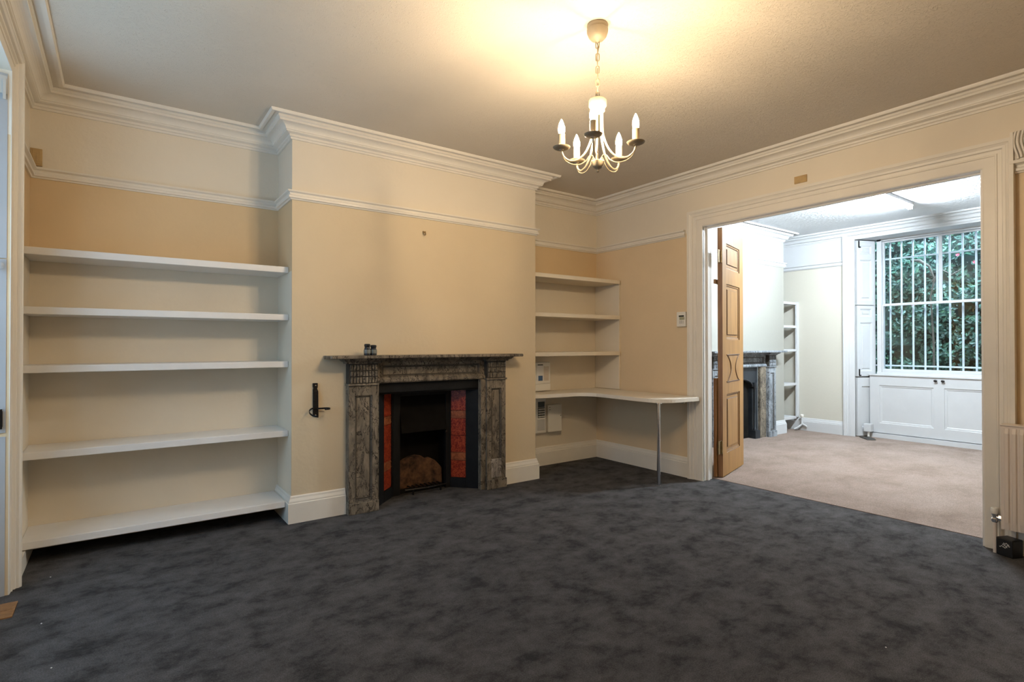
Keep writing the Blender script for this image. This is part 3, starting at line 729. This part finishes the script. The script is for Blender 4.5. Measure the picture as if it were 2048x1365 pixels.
p = MB(); p.box(XR - 0.012, XR - 0.0005, 2.123, 2.220, 2.553, 2.610); p.box(XR - 0.015, XR - 0.012, 2.130, 2.213, 2.560, 2.603)
p.build('socket_plate', 'yellow_plate', bevel=0.003, label='small yellowed blank plate on the wall above the opening', cat='wall plate')
p = MB(); p.box(XL + 0.002, -0.386, 4.452, YB - 0.0005, 2.374, 2.480); p.box(XL + 0.012, -0.394, 4.448, 4.452, 2.384, 2.470); p.box(XL + 0.03, -0.41, 4.446, 4.449, 2.40, 2.455)
p.build('junction_plate', 'yellow_plate', bevel=0.003, label='chipped brown junction plate high in the left corner above the picture rail', cat='wall plate')
hk = MB(); hk.tube([(2.028, 4.054, 2.198), (2.028, 4.050, 2.180), (2.030, 4.044, 2.168), (2.038, 4.040, 2.162), (2.046, 4.044, 2.168), (2.048, 4.050, 2.180), (2.048, 4.054, 2.198)], 0.003, 6)
hk.lathe(0, 0, [(0.006, 0), (0.006, 0.006)], 10, 0, lambda a, b, z: (2.038 + a, YC - z, 2.19 + b)); hk.box(2.026, 2.05, 4.052, 4.0595, 2.186, 2.196)
hk.build('picture_hook', 'brass', label='tiny brass picture hook high on the chimney breast', cat='hook')

# wrought iron holder left of the fireplace
WH = thing('fire_iron_bracket', (1.168, 4.05, 0.745), 'black wrought iron fire tool bracket with two curled arms, left of the main fireplace', 'bracket')
xf = lambda a, b, z: (a, b, z)
bp = MB(); bp.prism([(1.146, 0.985), (1.180, 0.985), (1.180, 0.955), (1.176, 0.945), (1.184, 0.925), (1.186, 0.742), (1.147, 0.742), (1.147, 0.94), (1.150, 0.95), (1.146, 0.96)], 4.046, 4.0595, 0, lambda a, b, z: (a, z, b))
bp.prism([(1.152, 0.93), (1.180, 0.93), (1.182, 0.80), (1.150, 0.80)], 4.036, 4.046, 0, lambda a, b, z: (a, z, b))
bp.build('back_plate', 'black_iron', WH, bevel=0.002)
def strap(path, w, th=0.004):
    m = MB()
    for i in range(len(path) - 1):
        (xa, ya, za), (xb, yb, zb) = path[i], path[i + 1]
        d = Vector((xb - xa, yb - ya)).normalized(); n = Vector((-d.y, d.x)) * th / 2
        P = []
        for (x, y, z) in (path[i], path[i + 1]):
            P += [(x + n.x, y + n.y, z - w / 2), (x - n.x, y - n.y, z - w / 2), (x - n.x, y - n.y, z + w / 2), (x + n.x, y + n.y, z + w / 2)]
        m.add(P, [(0, 1, 2, 3), (7, 6, 5, 4), (0, 4, 5, 1), (1, 5, 6, 2), (2, 6, 7, 3), (3, 7, 4, 0)])
    return m
lp = [(1.166, 4.040, 0.806)] + [(1.160 - 0.056 * math.sin(a), 3.985 + 0.055 * math.cos(a), 0.806 - 0.026 * (1 - math.cos(a))) for a in [PI * k / 10 * 0.95 for k in range(1, 11)]]
strap(lp, 0.011).build('arm', 'black_iron', WH)
rp = [(1.172, 4.040, 0.800), (1.20, 4.030, 0.801)] + [(1.215 + 0.036 * math.sin(a), 3.995 + 0.034 * math.cos(a), 0.801) for a in [PI * k / 10 for k in range(0, 11)]] + [(1.206, 3.966, 0.80)]
strap(rp, 0.012).build('arm', 'black_iron', WH)
for z in (0.968, 0.752):
    sc = MB(); sc.lathe(0, 0, [(0.006, 0), (0.005, 0.003), (0.002, 0.004)], 10, 0, lambda a, b, zz, z=z: (1.164 + a, 4.046 - zz, z + b))
    sc.build('screw', 'chrome', WH, smooth=True)

# two little jars on the mantel
def jar(x, y, h, lab):
    z0 = 1.184
    t = thing('stoppered_jar', (x, y, z0), lab, 'jar', 'stoppered jars on the marble mantel')
    b = MB().lathe(x, y, [(0.021, z0), (0.0245, z0 + 0.004), (0.0245, z0 + 0.012), (0.0235, z0 + 0.016), (0.0225, z0 + 0.05)], 24); b.build('base', 'black_plastic', t, smooth=True)
    b = MB().lathe(x, y, [(0.0255, z0 + 0.016), (0.0262, z0 + 0.020), (0.0262, z0 + 0.040), (0.0255, z0 + 0.043), (0.022, z0 + 0.043)], 24); b.build('band', 'grey_band', t, smooth=True, label='grey ribbed band')
    top = MB().lathe(x, y, [(0.018, z0 + 0.043), (0.0205, z0 + 0.047), (0.0205, z0 + h - 0.032), (0.0185, z0 + h - 0.026), (0.0225, z0 + h - 0.015), (0.0225, z0 + h - 0.006), (0.018, z0 + h - 0.001), (0.004, z0 + h)], 24)
    top.build('stopper', 'black_plastic', t, smooth=True)
jar(1.505, 3.925, 0.087, 'left, slightly taller of the two black jars with grey bands on the marble mantel')
jar(1.555, 3.930, 0.079, 'right, slightly shorter of the two black jars with grey bands on the marble mantel')

# ------------------------------------------------------------------ pine door folded back into the far room
DP = thing('door_1', (4.652, 3.025, 0.01), 'stripped pine panelled door standing open at the left of the wide opening', 'door', kind=ST)
D0 = Vector((4.640, 3.022, 0)); dd = Vector((0.958, 0.286, 0)).normalized(); dn = Vector((-0.286, 0.958, 0)).normalized()
dxf = lambda s, t, z: tuple(D0 + dd * s + dn * t + Vector((0, 0, z)))
mb = MB()
DW, DH = 0.71, 2.366
paneled(mb, DW, DH, 0.045, [(0.125, 0.575, 0.21, 0.775), (0.125, 0.575, 1.30, 1.84), (0.125, 0.575, 1.985, 2.232)], dxf, z0=0.012, rec=0.015, m1=0.022, m2=0.025, rise=0.009, mi_m=1)
mb.box(-0.001, 0.0, 0.001, 0.0445, 0.014, DH + 0.01, 2, dxf)
LF = mb.build('leaf', ['pine', 'pine_groove', 'pine_dark'], DP)
hg = MB()
z0, z1 = 0.905, 1.165; zm = (z0 + z1) / 2
hg.tube([dxf(0.125, -0.001, z0), dxf(0.56, -0.001, z0)], 0.006, 6); hg.tube([dxf(0.125, -0.001, z1), dxf(0.56, -0.001, z1)], 0.006, 6)
for s0, sg in ((0.15, 1), (0.535, -1)):
    hg.tube([dxf(s0 + sg * 0.115 * (1 - ((z - zm) / (z1 - zm)) ** 2), -0.001, z) for z in [z0 + (z1 - z0) * k / 12 for k in range(13)]], 0.006, 6)
ho = hg.build('hourglass_moulding', 'pine_groove', DP, smooth=True); ho.parent = LF
for zz in (2.10, 0.295):
    h = MB()
    h.box(-0.085, -0.003, 0.012, 0.020, zz - 0.06, zz + 0.06, 0, dxf); h.box(-0.003, -0.0005, 0.004, 0.042, zz - 0.06, zz + 0.06, 0, dxf)
    h.tube([dxf(-0.020, 0.004, zz - 0.06), dxf(-0.020, 0.004, zz + 0.06)], 0.008, 8)
    h.build('hinge', 'brass', DP, bevel=0.001)
bk = MB(); bk.box(-0.030, 0.30, 0.050, 0.078, 0.012, 0.945, 0, dxf); bk.build('lower_board', 'pine_dark', DP, bevel=0.002)
bk = MB(); bk.box(-0.040, 0.20, 0.050, 0.070, 1.845, 1.885, 0, dxf); bk.build('batten', 'pine_dark', DP, bevel=0.002)

# ------------------------------------------------------------------ radiator
RD = thing('radiator', (4.29, 0.35, 0.16), 'white ribbed panel radiator under the wall right of the opening', 'radiator')
RY0, RY1, RZ0, RZ1, RXf = -0.42, 0.938, 0.165, 0.785, 4.262
mb = MB(); pitch = 0.0335
ys = []; y = RY1 - 0.008
n = int((RY1 - RY0 - 0.016) / pitch)
def ribx(k): return [(0.0, RXf + 0.008), (0.18, RXf + 0.008), (0.36, RXf), (0.82, RXf), (1.0, RXf + 0.008)]
front = [(RY1, RXf + 0.008)]
for k in range(n):
    for u, x in ribx(k): front.append((RY1 - 0.008 - (k + u) * pitch, x))
front.append((RY0, RXf + 0.008))
za, zb = RZ0 + 0.045, RZ1 - 0.05
for i in range(len(front) - 1):
    (ya, xa), (yb, xb) = front[i], front[i + 1]
    fl = RXf + 0.008
    mb.quad((xa, ya, za), (xb, yb, za), (xb, yb, zb), (xa, ya, zb))
    mb.quad((fl, ya, RZ0), (fl, yb, RZ0), (xb, yb, za), (xa, ya, za))
    mb.quad((xa, ya, zb), (xb, yb, zb), (fl, yb, zb + 0.03), (fl, ya, zb + 0.03))
    mb.quad((fl, ya, zb + 0.03), (fl, yb, zb + 0.03), (fl, yb, RZ1 - 0.006), (fl, ya, RZ1 - 0.006))
mb.box(RXf + 0.0082, RXf + 0.032, RY0, RY1, RZ0, RZ1 - 0.006)
mb.build('panel', 'rad', RD, smooth=True)
tg = MB(); tg.box(RXf + 0.008, XR - 0.055, RY0 - 0.004, RY1 + 0.004, RZ1 - 0.010, RZ1 + 0.002)
tg.box(RXf + 0.010, RXf + 0.014, RY0 - 0.002, RY1 + 0.002, RZ1 - 0.03, RZ1 - 0.008)
tg.build('top_grille', 'rad', RD, bevel=0.002)
rp = MB(); rp.box(XR - 0.075, XR - 0.058, RY0, RY1, RZ0, RZ1 - 0.012); rp.box(XR - 0.058, XR - 0.001, 0.60, 0.66, 0.25, 0.70); rp.box(XR - 0.058, XR - 0.001, -0.2, -0.14, 0.25, 0.70)
rp.build('back_panel', 'rad', RD, bevel=0.003)
vx, vy = 4.325, 0.978
MB().lathe(vx, vy, [(0.0105, 0.0), (0.0105, 0.205)], 14).build('pipe', 'rad', RD, smooth=True)
v = MB().lathe(vx, vy, [(0.015, 0.185), (0.019, 0.19), (0.019, 0.205), (0.013, 0.212), (0.013, 0.222), (0.018, 0.228), (0.018, 0.238)], 16)
v.tube([(vx, vy, 0.214), (vx, vy - 0.05, 0.214)], 0.010, 10); v.tube([(vx, vy - 0.018, 0.214), (vx, vy - 0.036, 0.214)], 0.017, 6)
vo = v.build('valve_body', 'chrome', RD, smooth=True)
MB().lathe(vx, vy, [(0.018, 0.236), (0.020, 0.240), (0.020, 0.268), (0.017, 0.272), (0.004, 0.273)], 18).build('valve_cap', 'plastic', RD, smooth=True).parent = vo

BB = thing('speaker_box', (4.305, 0.915, 0), 'small black box with white squiggle marks on the carpet under the radiator', 'box')
ang = math.radians(-24)
def bxf(a, b, z): return (4.318 + a * math.cos(ang) - b * math.sin(ang), 0.915 + a * math.sin(ang) + b * math.cos(ang), z)
MB().box(-0.035, 0.05, -0.045, 0.045, 0.0, 0.105, 0, bxf).build('case', 'black_plastic', BB, bevel=0.006)
mk = MB()
for k, (a, b) in enumerate([(-0.028, 0.004), (-0.032, 0.010), (-0.018, 0.026)]):
    zc = 0.078 - k * 0.011
    for q in range(5):
        u = a + (b - a) * q / 5
        mk.box(-0.0362, -0.0350, u, u + (b - a) / 5 * 0.8, zc - 0.003 + 0.003 * ((q * 7 + k) % 3 - 1), zc + 0.002 + 0.003 * ((q * 7 + k) % 3 - 1), 0, bxf)
mk.build('marks', 'white_mark', BB)

# plaster scroll at the end of the right picture rail
SB = MB()
for k in range(5):
    pts = []
    for j in range(15):
        u = j / 14
        pts.append((XR - 0.036 - 0.004 * (k % 2), 0.880 - k * 0.017 + 0.010 * math.sin(u * PI * 1.4), 2.545 - u * (0.168 - 0.004 * k)))
    SB.tube(pts, 0.0075, 6)
SB.box(XR - 0.040, XR - 0.001, 0.893, 0.907, 2.352, 2.545); SB.box(XR - 0.03, XR - 0.001, 0.74, 0.893, 2.372, 2.545); SB.box(XR - 0.05, XR - 0.001, 0.735, 0.907, 2.352, 2.370)
SB.build('scroll_bracket', 'trim', smooth=True, label='carved plaster scroll bracket above the picture rail, right of the opening', cat='bracket')

# ------------------------------------------------------------------ chandelier
cx, cy = 1.935, 1.95
CH = thing('chandelier', (cx, cy, 2.12), 'cream five-armed chandelier with lit candle bulbs hanging on a chain from the ceiling', 'chandelier')
MB().lathe(cx, cy, [(0.050, 2.860), (0.052, 2.856), (0.052, 2.846), (0.050, 2.842), (0.050, 2.838), (0.053, 2.834), (0.052, 2.822), (0.044, 2.800), (0.030, 2.785), (0.012, 2.778), (0.006, 2.772)], 32).build('ceiling_rose', 'cream_metal', CH, smooth=True)
# chain links
zt, zb = 2.776, 2.492
nl = 9; step = (zt - zb) / nl
for k in range(nl):
    zc = zt - (k + 0.5) * step; L = step * 0.62; r = 0.0085
    pts = []
    for j in range(16):
        a = 2 * PI * j / 16
        u = r * math.cos(a); z = zc + (L - r) * (1 if math.sin(a) >= 0 else -1) * (abs(math.sin(a)) > 1e-6) + r * math.sin(a)
        th = math.radians(45 if k % 2 else 135)
        pts.append((cx + u * math.cos(th), cy + u * math.sin(th), z))
    MB().tube(pts, 0.0026, 6, closed=True).build('chain_link', 'cream_metal', CH, smooth=True)
MB().tube([(cx + 0.006 * math.sin(k * 1.3), cy + 0.006 * math.cos(k * 1.1), 2.780 - k * 0.0205) for k in range(15)], 0.0028, 6).build('flex_cord', 'cream_metal', CH, smooth=True)
MB().lathe(cx, cy, [(0.008, 2.494), (0.020, 2.490), (0.040, 2.486), (0.044, 2.480), (0.044, 2.452), (0.040, 2.446), (0.036, 2.440), (0.036, 2.428), (0.030, 2.422)], 28).build('hub', 'cream_metal', CH, smooth=True)
MB().lathe(cx, cy, [(0.003, 2.425), (0.003, 2.175)], 8).build('stem', 'cream_metal', CH, smooth=True)
MB().lathe(cx, cy, [(0.004, 2.180), (0.030, 2.178), (0.034, 2.174), (0.033, 2.168), (0.028, 2.152), (0.018, 2.142), (0.007, 2.138), (0.006, 2.132), (0.008, 2.128), (0.005, 2.122), (0.001, 2.120)], 28).build('finial_bowl', 'cream_metal', CH, smooth=True)
def bez(pts, n=10):
    """Catmull-Rom through (r, z) points"""
    P = [pts[0]] + pts + [pts[-1]]; out = []
    for i in range(1, len(P) - 2):
        for k in range(n):
            t = k / n; a, b, c, d = P[i - 1], P[i], P[i + 1], P[i + 2]
            out.append(tuple(0.5 * (2 * b[q] + (c[q] - a[q]) * t + (2 * a[q] - 5 * b[q] + 4 * c[q] - d[q]) * t * t + (3 * b[q] - a[q] - 3 * c[q] + d[q]) * t ** 3) for q in (0, 1)))
    return out + [pts[-1]]
arm_rz = bez([(0.026, 2.435), (0.026, 2.36), (0.031, 2.30), (0.060, 2.225), (0.105, 2.178), (0.150, 2.166), (0.182, 2.180), (0.195, 2.205), (0.196, 2.218)], 6)
scr_rz = bez([(0.022, 2.178), (0.024, 2.196), (0.036, 2.204), (0.050, 2.194), (0.066, 2.172), (0.100, 2.152), (0.140, 2.150), (0.172, 2.162), (0.188, 2.182)], 5)
for az, R_ in ((-140, 0.222), (-72, 0.202), (6, 0.172), (86, 0.166), (160, 0.192)):
    a = math.radians(az); ca, sa = math.cos(a), math.sin(a)
    fr_ = lambda r: r if r < 0.03 else 0.03 + (r - 0.03) * (R_ - 0.03) / 0.166
    to = lambda r, z: (cx + fr_(r) * ca, cy + fr_(r) * sa, z)
    A = MB().tube([to(r, z) for r, z in arm_rz], 0.0048, 8); A.tube([to(r, z) for r, z in scr_rz], 0.0028, 6)
    ao = A.build('arm', 'cream_metal', CH, smooth=True)
    px_, py_ = cx + R_ * ca, cy + R_ * sa
    d = MB().lathe(px_, py_, [(0.010, 2.212), (0.012, 2.217), (0.030, 2.219), (0.040, 2.224), (0.043, 2.229), (0.041, 2.230), (0.030, 2.224), (0.012, 2.222)], 24).build('drip_pan', 'cream_metal', CH, smooth=True); d.parent = ao
    c = MB().lathe(px_, py_, [(0.0165, 2.223), (0.0165, 2.292), (0.014, 2.293)], 18).build('candle_sleeve', 'candle', CH, smooth=True); c.parent = ao
    b = MB().lathe(px_, py_, [(0.010, 2.293), (0.0145, 2.300), (0.0165, 2.312), (0.0155, 2.328), (0.010, 2.346), (0.004, 2.360), (0.001, 2.365)], 10).build('bulb', 'bulb', CH, smooth=True, label='lit candle bulb'); b.parent = ao

# ------------------------------------------------------------------ far room fittings
FL = thing('strip_light', (6.5, 2.34, ZC), 'long lit fluorescent strip light on the far room ceiling', 'ceiling light')
MB().box(5.75, 7.215, 2.31, 2.37, ZC - 0.035, ZC - 0.0005).build('housing', 'far_white', FL, bevel=0.004)
MB().tube([(5.77, 2.34, ZC - 0.056), (7.195, 2.34, ZC - 0.056)], 0.019, 12).build('tube', 'tube', FL, smooth=True)
for x0 in (7.195, 5.75):
    MB().box(x0, x0 + 0.02, 2.318, 2.362, ZC - 0.078, ZC - 0.035).build('end_cap', 'far_white', FL, bevel=0.004)
FV = MB(); d = Vector((-0.155, -0.176, 0)); 
FV.prism([(8.20, 3.27), (8.02, 3.10), (8.10, 3.03), (8.29, 3.19)], 0.004, 0.014, 0)
for k in range(6):
    u = 0.1 + k * 0.15
    p0 = Vector((8.20, 3.27)).lerp(Vector((8.02, 3.10)), u); p1 = Vector((8.29, 3.19)).lerp(Vector((8.10, 3.03)), u)
    FV.tube([(p0.x, p0.y, 0.014), (p1.x, p1.y, 0.014)], 0.006, 6)
FV.build('floor_vent', 'grille', label='dark metal floor vent lying on the beige carpet by the window shutter', cat='vent')
SK = thing('pipe_box', (8.33, 3.21, 0.004), 'small white box with a short pipe low under the far window shutter', 'pipe box')
MB().box(8.27, 8.36, 3.155, 3.245, 0.08, 0.185).build('case', 'window_white', SK, bevel=0.006)
MB().tube([(8.31, 3.20, 0.004), (8.31, 3.20, 0.085)], 0.014, 10).build('pipe', 'white', SK, smooth=True)
PV = thing('pipe_stub', (8.16, 4.03, 0.004), 'white pipe stub with valve on the floor below the far alcove shelves', 'pipe')
MB().tube([(8.10, 4.10, 0.02), (8.14, 4.05, 0.06), (8.165, 4.02, 0.10), (8.165, 4.02, 0.20)], 0.014, 10).build('pipe', 'far_white', PV, smooth=True)
MB().lathe(8.165, 4.02, [(0.018, 0.20), (0.022, 0.205), (0.022, 0.235), (0.012, 0.24)], 14).build('valve_cap', 'plastic', PV, smooth=True)
MB().tube([(8.165, 4.02, 0.10), (8.175, 3.97, 0.075), (8.18, 3.96, 0.06)], 0.012, 10).build('elbow', 'far_white', PV, smooth=True)

# security bars outside, hedge, plants
IB = thing('window_bars', (8.72, 2.45, 0.84), 'white vertical iron security bars outside the far window', 'window bars')
for k in range(14):
    y = 3.215 - 0.1345 * k
    if y < 1.66: break
    MB().tube([(8.735, y, 0.86), (8.735, y, 2.712)], 0.0115, 8).build('bar', 'bar_white', IB, smooth=True)
for z in (0.975, 2.46):
    MB().box(8.725, 8.745, 1.60, 3.30, z - 0.010, z + 0.010).build('cross_bar', 'bar_white', IB)

hb = MB()
ny, nz = 30, 22
grid = [[(9.75 + 0.22 * math.sin(i * 1.3 + j * 0.7) * math.cos(j * 1.1) + random.uniform(-.08, .08), -1.2 + 7.0 * i / ny, 4.6 * j / nz) for j in range(nz + 1)] for i in range(ny + 1)]
for i in range(ny):
    for j in range(nz):
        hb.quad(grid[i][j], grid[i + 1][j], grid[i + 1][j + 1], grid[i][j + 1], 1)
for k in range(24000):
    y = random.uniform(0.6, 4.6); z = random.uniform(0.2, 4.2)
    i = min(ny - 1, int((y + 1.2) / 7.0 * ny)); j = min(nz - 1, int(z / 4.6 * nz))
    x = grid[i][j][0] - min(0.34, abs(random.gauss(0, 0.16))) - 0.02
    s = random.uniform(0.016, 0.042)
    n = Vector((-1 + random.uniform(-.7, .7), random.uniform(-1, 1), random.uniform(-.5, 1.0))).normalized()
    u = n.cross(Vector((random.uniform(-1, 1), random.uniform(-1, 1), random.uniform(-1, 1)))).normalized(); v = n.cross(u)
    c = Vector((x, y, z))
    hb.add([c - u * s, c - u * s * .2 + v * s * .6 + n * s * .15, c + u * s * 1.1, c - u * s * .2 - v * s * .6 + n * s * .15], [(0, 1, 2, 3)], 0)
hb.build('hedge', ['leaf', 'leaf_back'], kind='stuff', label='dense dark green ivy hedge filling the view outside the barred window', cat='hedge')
br = MB()
br.tube([(8.96, 2.64, 0.0), (8.95, 2.65, 1.3), (8.95, 2.68, 1.93), (8.94, 2.63, 2.15), (8.93, 2.69, 2.33), (8.94, 2.80, 2.42), (8.95, 2.90, 2.44)], [0.014, 0.013, 0.010, 0.010, 0.015, 0.022, 0.012], 8)
br.tube([(8.94, 2.66, 2.12), (8.93, 2.55, 2.27), (8.93, 2.44, 2.19), (8.94, 2.34, 2.25)], [0.012, 0.012, 0.01, 0.006], 6)
br.build('shrub_branch', 'bark', smooth=True, label='pale twisted bare branch in front of the hedge outside the window', cat='branch')
for (y, z) in ((2.26, 2.36), (2.95, 1.83), (2.44, 2.48)):
    f = MB()
    for k in range(9):
        a = k * 2.4; r = 0.009 + 0.003 * (k % 3)
        c = Vector((9.17, y + r * math.cos(a), z + r * math.sin(a)))
        f.add([c + Vector((0, 0.011, 0)), c + Vector((-0.008, 0, 0.011)), c + Vector((0, -0.011, 0)), c + Vector((-0.008, 0, -0.011))], [(0, 1, 2, 3)])
    f.build('flower', 'flower', label={2.26: 'pink red flower high in the hedge behind the upper sash, right of the centre bar', 2.95: 'pink red flower just below the meeting rail at the left of the window', 2.44: 'pink red flower near the top of the hedge beside the centre bar'}[y], cat='flower', group='flowers in the hedge')
bx('sky_blocking_wall', -3.2, -3.0, -4, 9, 0, 3.4, 'earth', bevel=0, kind=ST, label='dark sky-blocking wall added unseen outside the left window', cat='sky-blocking wall')  # unseen wall, added to hold sky light back from the left window
bx('ground', 8.75, 16, -6, 10, -0.2, 0.0, 'earth', bevel=0, kind=ST, label='garden ground outside the far window', cat='ground')

# little things on the carpet
wp = MB(); wp.box(XL - 0.05, -0.392, 3.41, 3.60, 0.0, 0.006); wp.box(XL - 0.05, -0.40, 3.50, 3.505, 0.006, 0.007)
wp.build('floorboard_scrap', 'pine_dark', bevel=0.002, label='worn brown scrap of floorboard on the carpet at the foot of the left window', cat='board')
for (x, y) in ((-0.291, 3.873), (-0.275, 3.252), (-0.205, 2.783), (2.593, 0.938)):
    l = MB().lathe(x, y, [(0.002, 0.001), (0.0035, 0.0025), (0.003, 0.004), (0.001, 0.005)], 7)
    l.build('lint_speck', 'white_mark', label={-0.291: 'white lint speck on the carpet in front of the lowest left shelf', -0.275: 'white lint speck on the carpet near the floorboard scrap', -0.205: 'white lint speck on the carpet at the bottom left of the photo', 2.593: 'white lint speck on the carpet between viewer and the opening'}[x], cat='lint', group='lint on the carpet')

# ------------------------------------------------------------------ light
W = bpy.data.worlds.new('sky'); S.world = W; W.use_nodes = True
bg = W.node_tree.nodes['Background']; bg.inputs['Color'].default_value = (0.62, 0.80, 1.0, 1); bg.inputs['Strength'].default_value = 6.0
def area(name, loc, rot, sx, sy, power, col):
    l = bpy.data.lights.new(name, 'AREA'); l.shape = 'RECTANGLE'; l.size = sx; l.size_y = sy; l.energy = power; l.color = col
    o = bpy.data.objects.new(name, l); COL.objects.link(o); o.location = loc; o.rotation_euler = rot
    return o
area('sky_light', (XL - 1.3, 2.6, 1.7), (0, math.radians(-84), 0), 2.2, 2.4, 60, (0.36, 0.65, 1.0))
area('garden_sky_light', (8.98, 2.45, 3.35), (0, math.radians(28), 0), 0.5, 2.2, 260, (0.60, 0.80, 1.0))

# ------------------------------------------------------------------ camera
YAW, PITCH, ROLL, FPX = 0.6252996, 0.00767848, -0.000385, 1091.72
f = Vector((math.sin(YAW) * math.cos(PITCH), math.cos(YAW) * math.cos(PITCH), math.sin(PITCH)))
r = Vector((math.cos(YAW), -math.sin(YAW), 0)); u = r.cross(f)
r2 = r * math.cos(ROLL) + u * math.sin(ROLL); u2 = -r * math.sin(ROLL) + u * math.cos(ROLL)
cam = bpy.data.cameras.new('camera'); cam.sensor_width = 36.0; cam.lens = FPX / 2048 * 36.0; cam.clip_start = 0.05
co = bpy.data.objects.new('camera', cam); COL.objects.link(co)
mw = Matrix((r2, u2, -f)).transposed().to_4x4(); mw.translation = Vector((0, 0, 1.26)); co.matrix_world = mw
S.camera = co
S.view_settings.view_transform = 'Standard'
S.view_settings.look = 'None'
S.view_settings.exposure = 0.0
